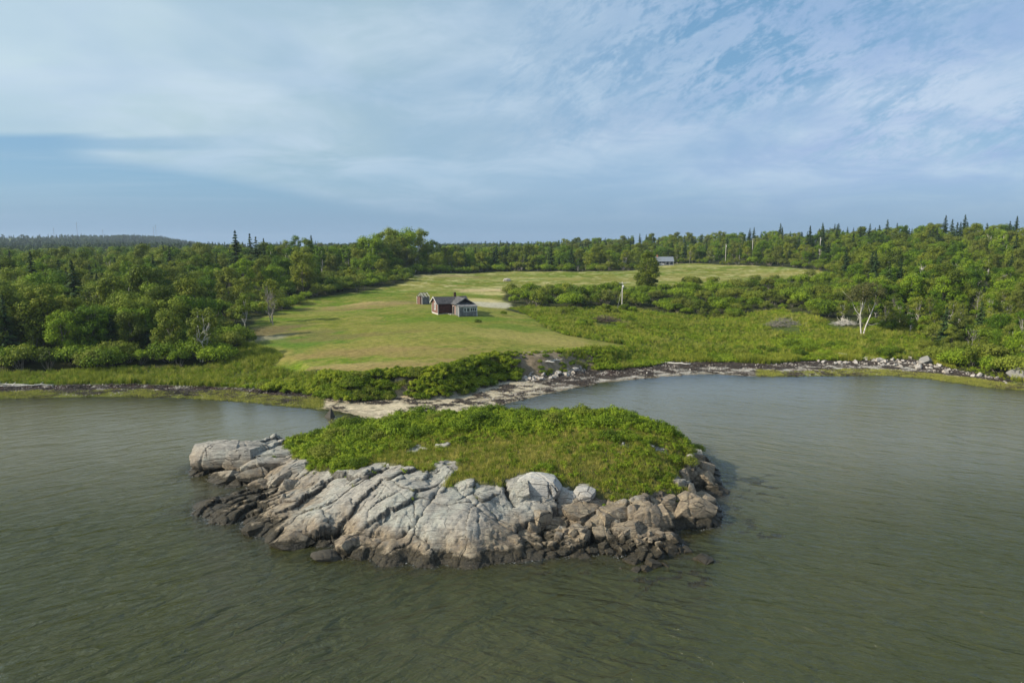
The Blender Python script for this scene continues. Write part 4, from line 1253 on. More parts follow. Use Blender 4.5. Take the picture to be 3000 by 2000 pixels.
def scatter(name, pts, meshes, idx, scl, label=None, rotz=None, tilt=0.0, zs=None):
    """one object that instances meshes on its points"""
    n = len(pts)
    if n == 0: return None
    rng = np.random.default_rng(len(name) * 31 + n)
    rot = np.stack([rng.normal(0, tilt, n) if tilt else np.zeros(n), rng.normal(0, tilt, n) if tilt else np.zeros(n), rng.random(n) * 6.283 if rotz is None else rotz], 1)
    sc3 = np.stack([scl, scl, scl if zs is None else zs], 1)
    me = bpy.data.meshes.new(name)
    me.vertices.add(n)
    me.vertices.foreach_set('co', np.asarray(pts, np.float32).ravel())
    for k, typ, arr, f in (('rot', 'FLOAT_VECTOR', rot, 'vector'), ('scl', 'FLOAT_VECTOR', sc3, 'vector'), ('idx', 'INT', idx, 'value')):
        at = me.attributes.new(k, typ, 'POINT')
        at.data.foreach_set(f, np.asarray(arr, np.int32 if typ == 'INT' else np.float32).ravel())
    o = link(name, me)
    col = bpy.data.collections.new(name + '_kinds')
    for i, m in enumerate(meshes):
        q = bpy.data.objects.new('%s_kind_%02d' % (name, i), m)
        col.objects.link(q)
    g = bpy.data.node_groups.new(name, 'GeometryNodeTree')
    g.interface.new_socket('Geometry', in_out='INPUT', socket_type='NodeSocketGeometry')
    g.interface.new_socket('Geometry', in_out='OUTPUT', socket_type='NodeSocketGeometry')
    gi = g.nodes.new('NodeGroupInput'); go = g.nodes.new('NodeGroupOutput')
    ci = g.nodes.new('GeometryNodeCollectionInfo')
    ci.inputs['Collection'].default_value = col
    ci.inputs['Separate Children'].default_value = True
    ci.inputs['Reset Children'].default_value = True
    ip = g.nodes.new('GeometryNodeInstanceOnPoints')
    def named(k, typ):
        a = g.nodes.new('GeometryNodeInputNamedAttribute'); a.data_type = typ; a.inputs[0].default_value = k
        return [s for s in a.outputs if s.enabled and s.name == 'Attribute'][0]
    g.links.new(gi.outputs[0], ip.inputs['Points'])
    g.links.new(ci.outputs[0], ip.inputs['Instance'])
    ip.inputs['Pick Instance'].default_value = True
    g.links.new(named('idx', 'INT'), ip.inputs['Instance Index'])
    er = g.nodes.new('FunctionNodeEulerToRotation')
    g.links.new(named('rot', 'FLOAT_VECTOR'), er.inputs[0])
    g.links.new(er.outputs[0], ip.inputs['Rotation'])
    g.links.new(named('scl', 'FLOAT_VECTOR'), ip.inputs['Scale'])
    g.links.new(ip.outputs[0], go.inputs[0])
    md = o.modifiers.new('scatter', 'NODES'); md.node_group = g
    tag(o, label, kind='stuff')
    return o


def sample(poly, sp, jit=0.95, seed=0, keep=None):
    """jittered grid of points in a polygon"""
    rng = np.random.default_rng(seed + 5)
    p = np.array(poly)
    xs = np.arange(p[:, 0].min(), p[:, 0].max(), sp); ys = np.arange(p[:, 1].min(), p[:, 1].max(), sp)
    x, y = np.meshgrid(xs, ys)
    x = (x + rng.random(x.shape) * sp * jit).ravel(); y = (y + rng.random(y.shape) * sp * jit).ravel()
    k = inpoly(x, y, poly)
    x, y = x[k], y[k]
    px, _ = proj(x, y, 0 * x)
    k = (px > -350) & (px < 3350)
    x, y = x[k], y[k]
    if keep is not None:
        k = keep(x, y); x, y = x[k], y[k]
    return x, y


rng = np.random.default_rng(99)

# ---- grass and herbs on the islet
vx, vy = sample(veg_poly, 0.23, seed=1)
vs = Iz(vx, vy, soil); vz = Iz(vx, vy)
pxv, pyv = proj(vx, vy, vz)
k = vs > 0.45
vx, vy, vz = vx[k], vy[k], vz[k]
lush = fbm(vx / 2.4, vy / 2.4, 120, 4)
# the back half and the west are lush, the sunny front is dry grass
back = sst(vy + (fbm(vx / 5, vy / 5, 121) - 0.5) * 7, 64.5, 70.5)
westl = sst(-vx + (fbm(vx / 4, vy / 4, 122) - 0.5) * 6, 12.5, 16.5)
eastl = sst(vx, 5, 12) * 0.30
lu = np.clip(np.maximum(np.maximum(back, westl), eastl) + (lush - 0.5) * 0.7, 0, 1)
typ = np.where(rng.random(len(vx)) < lu * 0.95 + 0.04, 2, np.where(rng.random(len(vx)) < 0.66 + 0.3 * (fbm(vx / 1.8, vy / 1.8, 123) - 0.5) * 4, 1, 0))
pts_ = np.stack([vx, vy, vz - 0.02], 1)
for tname, code, keyn, lab in (('green_grass', 0, 'green', 'short olive grass on the cap of the rocky islet'), ('dry_grass', 1, 'dry', 'dry straw coloured grass on the sunny slope of the islet')):
    k = typ == code
    scatter('islet_' + tname, pts_[k], TUFT[keyn], rng.integers(0, 2, k.sum()), 0.7 + 0.6 * rng.random(k.sum()), lab)
k = (typ == 2)
kk = np.where(k)[0]; kk = kk[rng.random(len(kk)) < 0.55]
scatter('islet_herbs', pts_[kk], TUFT['herb'] + [KIT['bankbush_c'][1]], np.where(rng.random(len(kk)) < 0.985, rng.integers(0, 3, len(kk)), 3),
        (0.55 + 0.70 * rng.random(len(kk)) * (0.6 + 0.8 * fbm(vx[kk] / 1.5, vy[kk] / 1.5, 125))) * (0.75 + 0.4 * np.clip(back[kk], 0, 1)), 'bright green leafy herbs crowding the back and the western end of the islet')
kk2 = np.where(k)[0]; kk2 = kk2[rng.random(len(kk2)) < 0.35]
scatter('islet_rank_grass', pts_[kk2], TUFT['green'], rng.integers(0, 2, len(kk2)), 0.9 + 0.8 * rng.random(len(kk2)), 'rank grass growing through the herbs of the islet')

# plants that have taken hold in the joints and ledges of the bare rock
qx, qy = np.meshgrid(np.arange(-33, 22, 0.4), np.arange(50, 80, 0.4))
g_ = np.random.default_rng(12)
qx = (qx + g_.random(qx.shape) * .4).ravel(); qy = (qy + g_.random(qy.shape) * .4).ravel()
qs, qh, qc, qd = Iz(qx, qy, soil), Iz(qx, qy), Iz(qx, qy, crack_), Iz(qx, qy, dveg)
k = (qs < 0.45) & (qh > 1.5) & ((qc > 0.45) & (g_.random(len(qx)) < 0.5) | (qd > -0.8) & (g_.random(len(qx)) < 0.35)) & (fbm(qx / 2, qy / 2, 127) > 0.48)
scatter('ledge_tufts', np.stack([qx, qy, qh - 0.03], 1)[k], TUFT['green'] + TUFT['dry'] + TUFT['herb'][:1], g_.integers(0, 5, k.sum()), 0.5 + 0.5 * g_.random(k.sum()), 'small tufts growing in the joints of the bare rock')

# ---- tall grass and herbs of the two marshes, and of the bank below the meadow
def land_scatter(name, poly, sp, sets, label, seed, keep=None, s0=0.8, s1=0.6):
    x, y = sample(poly, sp, seed=seed, keep=keep)
    z = Gz(x, y)
    r_ = np.random.default_rng(seed)
    meshes = [m for s in sets for m in TUFT[s]] if isinstance(sets[0], str) else sets
    nse = fbm(x / 9, y / 12, seed, 4)
    i = np.clip(((nse + r_.normal(0, 0.05, len(x)) - 0.3) / 0.4) * len(meshes), 0, len(meshes) - 1).astype(int)
    for bx0, by0 in PILES:
        if s0 > 0.2: k_ = np.hypot(x - bx0, (y - by0) * 0.8) > 3.8; x, y, z, i = x[k_], y[k_], z[k_], i[k_]
    hs = s0 + s1 * r_.random(len(x)) + (fbm(x / 6, y / 6, seed + 3, 3) - 0.5) * (1.7 if s0 > 0.2 else 0.1)
    return scatter(name, np.stack([x, y, z - 0.03], 1), meshes, i, np.maximum(hs, 0.35 if s0 > 0.2 else 0.18), label)


PILES = [hit(1772, 952)[:2], hit(2295, 964)[:2], hit(2475, 957)[:2]]
bb = [(x, y) for x, y in baseline if -140 < x < 170]
ins = lambda x, y: Gz(x, y, GDB)
land_scatter('marsh_grass', MARSH, 0.62, ['herb', 'tall', 'dark', 'green', 'dry2', 'herb', 'tall', 'herb'], 'rank green grass and herbs of the low marsh east of the meadow', 61, keep=lambda x, y: ins(x, y) > 0.4, s0=0.75, s1=0.7)
land_scatter('west_shore_grass', LEFTGRASS, 0.55, ['tall', 'herb', 'dry2', 'tall', 'dark', 'tall'], 'tall green grass between the western wood and the wrack line', 62, keep=lambda x, y: ins(x, y) > 0.2, s0=0.65, s1=0.6)
front = [(-140, 95), (170, 95), (170, 175), (-140, 175)]
xrr = lambda x, y: x / y * 112
land_scatter('tall_shore_grass', front, 0.42, ['tall', 'tall', 'herb'], 'bright tall grass fringing the top of the eastern beach', 63,
             keep=lambda x, y: (ins(x, y) > 0.0) & (ins(x, y) < 6.5) & (xrr(x, y) > 13.5) & (xrr(x, y) < 58), s0=1.0, s1=0.5)
land_scatter('rough_slope_grass', front, 0.8, ['herb', 'green', 'tall'], 'rough grass and herbs under the eastern thickets', 64,
             keep=lambda x, y: (ins(x, y) > 0.2) & (ins(x, y) < 60) & (xrr(x, y) > 50) & ~inpoly(x, y, MARSH))
# thin tufts that roughen the mown meadow
land_scatter('meadow_tufts', MEADOW, 1.3, [TUFT['green'][0], TUFT['dry'][0], TUFT['dry'][1]], 'short mown grass tufts of the meadow', 67, keep=lambda x, y: np.hypot(x, y) < 215, s0=0.16, s1=0.22)
# salt grass flats at the water's edge
land_scatter('salt_grass', front, 0.42, ['low'], 'low yellow green salt grass on the flats at the water edge', 65,
             keep=lambda x, y: (Gz(x, y, np.clip(sgm, 0, 1)) > 0.35) & (Gz(x, y, GDS) > -0.2) & (ins(x, y) < 0.2), s0=0.9, s1=0.6)
# dense bushes on the bank
def bank_keep(x, y):
    d = ins(x, y); q = xrr(x, y)
    a = (d > -0.3) & (d < 5.4) & (q > -42) & (q < 1.0)
    hole = (np.abs(q + 19.0) < 1.3) & (d < 1.6)
    lip = (d > 3.2) & (d < 5.2) & (q >= 1.0) & (q < 16)
    bits = (d > 0.3) & (d < 3.4) & (q >= 4) & (q < 16) & (fbm(x / 2.0, y / 2.0, 131) > 0.54)
    return (a & ~hole) | lip | bits


bx_, by_ = sample(front, 0.75, seed=66, keep=bank_keep)
bz_ = Gz(bx_, by_)
q_ = xrr(bx_, by_); d_ = ins(bx_, by_)
bi = np.clip(((fbm(bx_ / 3, by_ / 3, 132, 3) - 0.3) / 0.4 * 3), 0, 2).astype(int)
sc_b = np.where(q_ > 1, 0.42 + 0.25 * rng.random(len(bx_)), 0.72 + 0.5 * rng.random(len(bx_))) * np.where(d_ > 3.4, 0.62, 1.0)
scatter('bank_thicket', np.stack([bx_, by_, bz_ - 0.1], 1), [KIT['bankbush_a'][2], KIT['bankbush_b'][2], KIT['bankbush_c'][2]], bi, sc_b, 'dense low thicket clothing the bank below the mown meadow')

# ---- trees
cover_ = np.full(700, 1e9)          # lowest photograph row covered so far, per column of the view (x from -400 to 3100, 5 px each)


def place_kind(specs):
    """front-to-back: keep only plants that would show above what stands before them. specs: (x,y,kitname,scale,zone,mincover)"""
    out = []
    order = sorted(specs, key=lambda s: math.hypot(s[0], s[1]))
    gz_ = Gz(np.array([s[0] for s in order]), np.array([s[1] for s in order]))
    for s, z in zip(order, gz_):
        x, y, kn, sc, zone = s
        h = KIT[kn][3] * sc
        wdt = h * {'s': 0.16, 'f': 0.22}.get(kn[0], 0.30) if kn[0] != 'b' else h * 0.6
        p0, ytop = proj(x, y, z + h)
        _, ybot = proj(x, y, z)
        pw = wdt * FPX / y
        c0, c1 = int((p0 - pw + 400) / 5), int((p0 + pw + 400) / 5) + 1
        if c1 < 0 or c0 >= 700 or p0 < -300 or p0 > 3300: continue
        c0, c1 = max(c0, 0), min(c1, 700)
        seg = cover_[c0:c1]
        vis = (ytop < seg - (1.5 if y > 500 else 3)).mean()
        if vis < 0.22: continue
        show = float(np.clip(np.minimum(seg, ybot) - ytop, 0, None).mean()) * pw * 2
        out.append((x, y, float(z), kn, sc, zone, show, p0))
        ed = ytop + (ybot - ytop) * 0.10
        m = (c1 - c0) // 5
        cover_[c0 + m:c1 - m if m else c1] = np.minimum(cover_[c0 + m:c1 - m if m else c1], ed)
    return out


specs = []
rt = np.random.default_rng(7)


def add_spec(x, y, kn, sc, zone):
    specs.append((float(x), float(y), kn, float(sc), zone))


def px_spec(px, py, kn, hgt, zone):
    x, y, z = hit(px, py)
    add_spec(x, y, kn, hgt / KIT[kn][3], zone)


# hand-placed ones
HERO = []
for px, py, kn, hgt in ((1895, 846, 'cedar', 14.5), (590, 1060, 'aspen_b', 11), (795, 945, 'thin_a', 11), (870, 800, 'aspen_c', 17), (900, 800, 'aspen_a', 16), (840, 800, 'aspen_c', 15),
                        (1090, 800, 'oak_a', 18), (1140, 796, 'oak_b', 21), (1185, 792, 'oak_a', 21.5), (1230, 792, 'oak_b', 21.5), (1110, 798, 'oak_c', 15), (1165, 792, 'oak_d', 17), (1265, 792, 'oak_b', 16), (1310, 792, 'oak_d', 13),
                        (720, 990, 'aspen_c', 10), (2020, 905, 'bush_d', 4.2), (2560, 880, 'spruce_a', 9)):
    px_spec(px, py, kn, hgt, 'hero')
for px, dist, top in ((2752, 430, 634), (2772, 440, 645), (2808, 420, 632), (2958, 400, 636), (2585, 430, 646), (2535, 440, 660), (2508, 440, 668), (2640, 450, 668), (2690, 440, 664), (2440, 450, 662), (2400, 440, 668), (1910, 560, 688), (1870, 560, 688), (2000, 560, 692), (698, 250, 679), (740, 270, 688),
                      (757, 265, 697)):
    x = (px - 1500) / FPX * dist; y = dist
    zt = CAM_H + (722 - top) / FPX * dist
    zb = float(Gz(np.array(x), np.array(y)))
    kn = 'spruce_c' if top < 650 else 'spruce_a'
    add_spec(x, y, kn, max(6.0, zt - zb) / KIT[kn][3], 'ridge spruce' if px > 1500 else 'west spruce')

for i_ in range(46):
    a_, b_2 = rt.random(2)
    if i_ < 16: px_spec(1650 + 800 * a_, 905 + 25 * b_2, ['bush_c', 'bush_b', 'bush_d'][i_ % 3], 1.8 + 1.2 * rt.random(), 'marsh')
    elif i_ < 36: px_spec(2150 + 520 * a_, 1015 + 34 * b_2, ['bush_c', 'bush_a'][i_ % 2], 1.3 + 1.1 * rt.random(), 'marsh')
    else: px_spec(1700 + 400 * a_, 925 + 40 * b_2, ['bush_c', 'bush_d'][i_ % 2], 0.9 + 0.7 * rt.random(), 'marsh')
SHR = {'bush_a', 'bush_b', 'bush_c', 'bush_d'}


def forest(r0, r1, sp, seed):
    g = np.random.default_rng(seed)
    y0 = np.arange(r0 * 0.75, r1 + sp, sp)
    for yy in y0:
        xs = np.arange(-yy * 0.86, yy * 0.86, sp)
        x = xs + g.random(len(xs)) * sp; y = yy + g.random(len(xs)) * sp
        r = np.hypot(x, y)
        k = (r >= r0) & (r < r1)
        x, y, r = x[k], y[k], r[k]
        if not len(x): continue
        ds_ = Gz(x, y, GDB)
        px, _ = proj(x, y, Gz(x, y))
        bad = ((px > 700) & (px < 1100) & (y < 125)) | inpoly(x, y, MEADOW) | inpoly(x, y, MARSH) | inpoly(x, y, LEFTGRASS) | (ds_ < 2.5)
        sb = inpoly(x, y, SHRUBBAND)
        dm = distline(x, y, MEADOW, True)
        den = fbm(x / 25, y / 25, 140, 3)
        dlg = distline(x, y, LEFTGRASS, True)
        con = fbm(x / 60, y / 60, 141, 3)
        for i in range(len(x)):
            if bad[i]: continue
            if -42 * y[i] / 112 < x[i] < 16 * y[i] / 112 and ds_[i] < 5.5: continue
            u = g.random()
            if sb[i]:
                add_spec(x[i], y[i], ['bush_a', 'bush_b', 'bush_c', 'bush_d'][int(g.random() * 4)], 0.55 + 1.0 * g.random() ** 1.3 + 0.9 * (den[i] - .4), 'band')
                continue
            east = x[i] > 20
            if 1450 < px[i] < 2460 and r[i] < 345: continue
            # height limits set by the lie of the land: thickets in the east near the shore, shrubs round the clearings
            if east and r[i] < 215:
                if ds_[i] < 9 or u < 0.45:
                    add_spec(x[i], y[i], ['bush_a', 'bush_b', 'bush_c', 'bush_d'][int(g.random() * 4)], 0.75 + 0.7 * g.random(), 'east thicket')
                elif u < 0.62: add_spec(x[i], y[i], 'thin_a', 0.6 + 0.35 * g.random(), 'east wood')
                elif u < 0.66: add_spec(x[i], y[i], 'spruce_b', 0.5 + 0.3 * g.random(), 'east wood')
                else: add_spec(x[i], y[i], ['oak_c', 'oak_e', 'aspen_a', 'aspen_b'][int(g.random() * 4)], 0.42 + 0.25 * g.random(), 'east wood')
                continue
            if (not east and r[i] < 180 and dlg[i] < 6.5) or dm[i] < 9 or (x[i] < 0 and dm[i] < 30 and 160 < y[i] < 300 and u < 0.75) or (not east and ds_[i] < 11):
                if u < 0.92:
                    add_spec(x[i], y[i], ['bush_a', 'bush_b', 'bush_c', 'bush_d'][int(g.random() * 4)], 0.8 + 0.9 * g.random(), 'meadow edge' if dm[i] < 30 else 'west edge')
                continue
            if x[i] > -48 * y[i] / 280 and x[i] < 10 and 200 < y[i] < 300: continue
            zone = 'west wood' if px[i] < 1050 else 'north wood' if px[i] < 2100 else 'east wood'
            tallf = 1.0 if zone == 'west wood' else 0.92
            if zone == 'east wood': tallf = 0.78 if r[i] < 330 else 0.95
            if zone == 'west wood': tallf = 0.90 + 0.05 * sst(r[i], 140, 190) + 0.5 * (den[i] - 0.5)
            pc = 0.07 + 0.16 * (con[i] > 0.56)
            if zone == 'north wood' and r[i] > 430: pc = 0.35
            if zone == 'east wood' and r[i] > 400: pc = 0.42
            if r[i] > 560: pc = max(pc, 0.45)
            sc = tallf * (0.62 + 0.62 * g.random())
            if r[i] > 400 and px[i] < 1450: pc = 0.08
            if r[i] > 400 and u < pc: sc *= (0.55 + 0.6 * g.random() ** 2) * (0.85 + 0.3 * (den[i] > 0.52)) * (0.72 if px[i] < 2100 else 0.9)
            if r[i] > 400 and u < pc and den[i] < 0.42: continue
            if u < pc:
                add_spec(x[i], y[i], ['spruce_a', 'spruce_b', 'spruce_c'][int(g.random() * 3)], sc * 0.95, zone)
            elif u < pc + 0.13:
                add_spec(x[i], y[i], ['aspen_a', 'aspen_b', 'aspen_c'][int(g.random() * 3)], sc, zone)
            elif u < pc + 0.155:
                add_spec(x[i], y[i], 'thin_a', sc * 1.1, zone)
            elif u < pc + 0.27:
                add_spec(x[i], y[i], ['bush_b', 'bush_a'][int(g.random() * 2)], 1.3 + 0.5 * g.random(), zone)
            else:
                add_spec(x[i], y[i], ['oak_a', 'oak_b', 'oak_c', 'oak_d', 'oak_e'][int(g.random() * 5)], sc * 0.95, zone)


forest(110, 175, 4.1, 1)
forest(175, 260, 4.8, 2)
forest(260, 420, 5.6, 3)
forest(420, 760, 6.5, 4)
vis = place_kind(specs)

# the 300 of each kind that show largest are things of their own, the rest one wood
def kclass(kn):
    return 'shrub' if kn.startswith('bush') else 'spruce_tree' if kn.startswith('spruce') else 'broadleaf_tree'


by = {}
for v in vis: by.setdefault(kclass(v[3]), []).append(v)
LOOK = {'oak_a': 'broad round crowned broadleaf tree', 'oak_b': 'tall oval crowned broadleaf tree', 'oak_c': 'wide low crowned broadleaf tree', 'oak_d': 'high crowned olive broadleaf tree', 'oak_e': 'narrow olive broadleaf tree',
        'aspen_a': 'twin stemmed white barked tree', 'aspen_b': 'three stemmed white barked tree', 'aspen_c': 'slender white trunked tree', 'thin_a': 'thin leaved tree with grey bare limbs',
        'spruce_a': 'dark full skirted spruce', 'spruce_b': 'small dark spruce', 'spruce_c': 'tall narrow spire of a spruce', 'cedar': 'dense egg shaped dark green tree',
        'bush_a': 'rounded green shrub', 'bush_b': 'upright green shrub', 'bush_c': 'wide spreading light green shrub', 'bush_d': 'sparse olive shrub with grey stems'}
WHERE = {'hero': 'beside the meadow', 'west wood': 'in the wood west of the meadow', 'north wood': 'in the wood beyond the meadow', 'east wood': 'on the wooded eastern slope', 'marsh': 'growing in the open marsh grass', 'east thicket': 'in the thicket above the stony eastern beach',
         'band': 'in the shrub belt behind the marsh', 'meadow edge': 'along the edge of the mown meadow', 'west edge': 'fringing the western wood above the tall grass', 'ridge spruce': 'standing above the eastern skyline', 'west spruce': 'rising over the western wood'}
rest = {'wood': [], 'thicket': []}
count = 0
HEROLAB = {('cedar', 0): 'dense egg shaped tree alone at the far side of the shrub belt'}
roots = {}


def tree_thing(cls, kn, x, y, z, rz, sc, label, cat, group, small):
    global count
    wm, cm, jm, h = KIT[kn]
    key = (cls, kn, small)
    if key not in roots:
        if small:
            o = bpy.data.objects.new(cls, jm); COL.objects.link(o)
            roots[key] = (o, [])
        else:
            o = bpy.data.objects.new(cls, None); COL.objects.link(o)
            kids = []
            for nm, me in (('stems' if cls == 'shrub' else 'trunk', wm), ('crown', cm)):
                c = bpy.data.objects.new(nm, me); COL.objects.link(c); c.parent = o; kids.append(c)
            roots[key] = (o, kids)
    else:
        o0, kids = roots[key]
        o = o0.copy(); COL.objects.link(o)
        for c0 in kids:
            c = c0.copy(); COL.objects.link(c); c.parent = o
    o.location = (x, y, z - 0.05)
    o.rotation_euler = (0, 0, rz)
    o.scale = (sc, sc, sc)
    tag(o, label, cat, group)
    count += 1
    return o


for cls, lst in by.items():
    lst.sort(key=lambda v: -v[6])
    for i, (x, y, z, kn, sc, zone, show, p0) in enumerate(lst):
        rz = (i * 2.399) % 6.283 if zone != 'hero' else 0.7
        if i >= 300 or show < 60:
            rest['thicket' if cls == 'shrub' else 'wood'].append((x, y, z, kn, sc, rz)); continue
        hgt = KIT[kn][3] * sc
        size_w = 'low' if hgt < 2.6 else '' if hgt < 4.2 else 'tall' if cls == 'shrub' else ''
        lab = ('%s %s' % (LOOK[kn], WHERE[zone])) if not size_w else '%s %s %s' % (size_w, LOOK[kn], WHERE[zone])
        grp = {'shrub': 'shrubs', 'spruce_tree': 'spruces', 'broadleaf_tree': 'broadleaf trees'}[cls] + ' ' + WHERE[zone]
        if zone.endswith('wood'):
            r_d = math.hypot(x, y)
            row = 'low down' if r_d < 165 else 'midway' if r_d < 240 else 'far back' if r_d < 400 else 'on the skyline'
            if zone == 'west wood': sec = 'at the seaward end of the wood' if p0 < 330 else 'in the middle of the west wood' if p0 < 650 else 'at the meadow end of the wood'
            elif zone == 'north wood': sec = 'of the wood beyond the meadow' if p0 < 1500 else 'of the wood round the grey house'
            else: sec = 'above the white birch' if p0 < 2600 else 'above the stony beach'
            lab = '%s %s %s' % (LOOK[kn], row, sec)
        if zone == 'band': lab = '%s %s %s' % (size_w, LOOK[kn], 'at the cabin end of the shrub belt' if p0 < 1750 else 'round the lone pole in the shrub belt' if p0 < 2000 else 'at the eastern end of the shrub belt')
        if zone == 'meadow edge': lab = '%s %s %s' % (size_w, LOOK[kn], 'along the far edge of the meadow' if y > 320 else 'by the middle of the meadow edge' if y > 205 else 'at the near western meadow edge' if x < 0 else 'on the eastern edge of the meadow')
        if zone == 'east thicket': lab = '%s %s %s' % (size_w, LOOK[kn], 'behind the white birch' if p0 < 2600 and y > 165 else 'above the western part of the eastern stones' if p0 < 2600 else 'above the big rock of the eastern beach')
        lab = lab.strip()
        if kn == 'cedar':
            lab, grp = 'dense egg shaped tree standing alone between the shrub belt and the grey house', None
        tree_thing(cls, kn, x, y, z, rz, sc, lab, 'tree' if cls != 'shrub' else 'shrub', grp, show < 400)

for nm, lst in rest.items():
    if not lst: continue
    kinds = sorted({v[3] for v in lst})
    a = np.array([(v[0], v[1], v[2] - 0.05) for v in lst])
    scatter('far_' + nm, a, [KIT[k_][2] for k_ in kinds], np.array([kinds.index(v[3]) for v in lst]), np.array([v[4] for v in lst]),
            'mixed trees filling the woods behind the nearer ones' if nm == 'wood' else 'shrubs filling in between the trees and thickets', rotz=np.array([v[5] for v in lst]))

# the distant wooded country and its ridge
fx, fy, fk, fs = [], [], [], []
g = np.random.default_rng(77)
for r0, r1, sp in ((760, 1300, 11), (1300, 2700, 15)):
    for yy in np.arange(r0 * 0.78, r1, sp):
        xs = np.arange(-yy * 0.85, yy * 0.85, sp)
        x = xs + g.random(len(xs)) * sp; y = yy + g.random(len(xs)) * sp
        r = np.hypot(x, y)
        k = (r >= r0) & (r < r1)
        fx.append(x[k]); fy.append(y[k])
fx, fy = np.concatenate(fx), np.concatenate(fy)
fz = Gz(fx, fy)
open_f = sst(fbm(fx / 160, fy / 160, 66, 3), 0.55, 0.62) > 0.6
k = ~(open_f & (np.hypot(fx, fy) > 1300))
fx, fy, fz = fx[k], fy[k], fz[k]
o_ = np.argsort(np.hypot(fx, fy))
keepers = []
fh = 9 + 6 * g.random(len(fx))
pp, pt = proj(fx, fy, fz + fh); _, pb = proj(fx, fy, fz)
for i in o_:
    c = int((pp[i] + 400) / 5)
    if c < 2 or c > 697: continue
    if pt[i] < cover_[c - 1:c + 2].max() - 0.6:
        keepers.append(i)
        cover_[c] = min(cover_[c], pt[i] + (pb[i] - pt[i]) * 0.15)
kp = np.array(keepers)
con_ = (fbm(fx[kp] / 70, fy[kp] / 70, 151, 3) > 0.50) & (g.random(len(kp)) < 0.7)
ii = np.where(con_, 2, g.integers(0, 2, len(kp)))
scatter('distant_forest', np.stack([fx, fy, fz - 0.3], 1)[kp], [KIT['far_a'][2], KIT['far_b'][2], KIT['far_spruce'][2]], ii, fh[kp] / 13, 'hazy forest covering the far ridges')
print('trees', count, {k: len(v) for k, v in by.items()}, {k: len(v) for k, v in rest.items()}, 'far', len(kp))


# ------------------------------------------------------------------ rocks
def icosphere(sub):
    t = (1 + 5 ** 0.5) / 2
    v = [(-1, t, 0), (1, t, 0), (-1, -t, 0), (1, -t, 0), (0, -1, t), (0, 1, t), (0, -1, -t), (0, 1, -t), (t, 0, -1), (t, 0, 1), (-t, 0, -1), (-t, 0, 1)]
    f = [(0, 11, 5), (0, 5, 1), (0, 1, 7), (0, 7, 10), (0, 10, 11), (1, 5, 9), (5, 11, 4), (11, 10, 2), (10, 7, 6), (7, 1, 8), (3, 9, 4), (3, 4, 2), (3, 2, 6), (3, 6, 8), (3, 8, 9), (4, 9, 5), (2, 4, 11), (6, 2, 10), (8, 6, 7), (9, 8, 1)]
    v = [np.array(p) / np.linalg.norm(p) for p in v]
    for _ in range(sub):
        mid, nf = {}, []
        def mp(a, b):
            k = (min(a, b), max(a, b))
            if k not in mid:
                m = v[a] + v[b]; v.append(m / np.linalg.norm(m)); mid[k] = len(v) - 1
            return mid[k]
        for a, b, c in f:
            x, y, z = mp(a, b), mp(b, c), mp(c, a)
            nf += [(a, x, z), (b, y, x), (c, z, y), (x, y, z)]
        f = nf
    return np.array(v), np.array(f)


ICO = {k: icosphere(k) for k in (2, 3, 4, 5)}


def rock_shape(seed, sub=3, boxy=0.6, cuts=9, rnd=0.12, rough=0.04):
    """angular block of unit half-size: a sphere trimmed by planes"""
    rng = np.random.default_rng(seed)
    v, f = ICO[sub]
    v = v * 1.45
    pl = [((1, 0, 0), boxy), ((-1, 0, 0), boxy), ((0, 1, 0), boxy), ((0, -1, 0), boxy), ((0, 0, 1), boxy), ((0, 0, -1), boxy)]
    R = np.linalg.qr(rng.normal(size=(3, 3)) * 0.28 + np.eye(3))[0]
    R = R * np.sign(np.diag(R))
    pl = [(R @ np.array(n, float), d * (0.9 + 0.25 * rng.random())) for n, d in pl]
    pl += [(unit(rng.normal(size=3)), 0.72 + 0.3 * rng.random()) for _ in range(cuts)]
    for n, d in pl:
        s = v @ n - d
        k = s > 0
        v = v - np.where(k, s, 0)[:, None] * n
    v = v * (1 - rnd) + unit(v) * rnd * 1.02
    q = v * 1.7 + seed
    nz = (fbm(q[:, 0] + q[:, 2] * .7, q[:, 1] + q[:, 2] * .5, seed, 4) - 0.5)
    nrm = unit(v)
    v = v + nrm * (nz * rough * 4)[:, None]
    # one or two splits
    for k in range(2 if sub >= 4 else 0):
        n = unit(rng.normal(size=3) * np.array([1, 1, .4])); d = rng.normal(0, 0.25)
        s = v @ n - d + (fbm(v[:, 1] * 2, v[:, 2] * 2 + v[:, 0], seed + k) - .5) * 0.15
        v = v - nrm * (0.10 * np.exp(-(s / 0.035) ** 2))[:, None]
    return v, f


def rock_mesh(name, seed, mat, sub=3, size=(1, 1, 1), smooth=True, **kw):
    v, f = rock_shape(seed, sub, **kw)
    me = mesh_np(name, v * np.array(size), f, [mat], None, None, smooth)
    return me


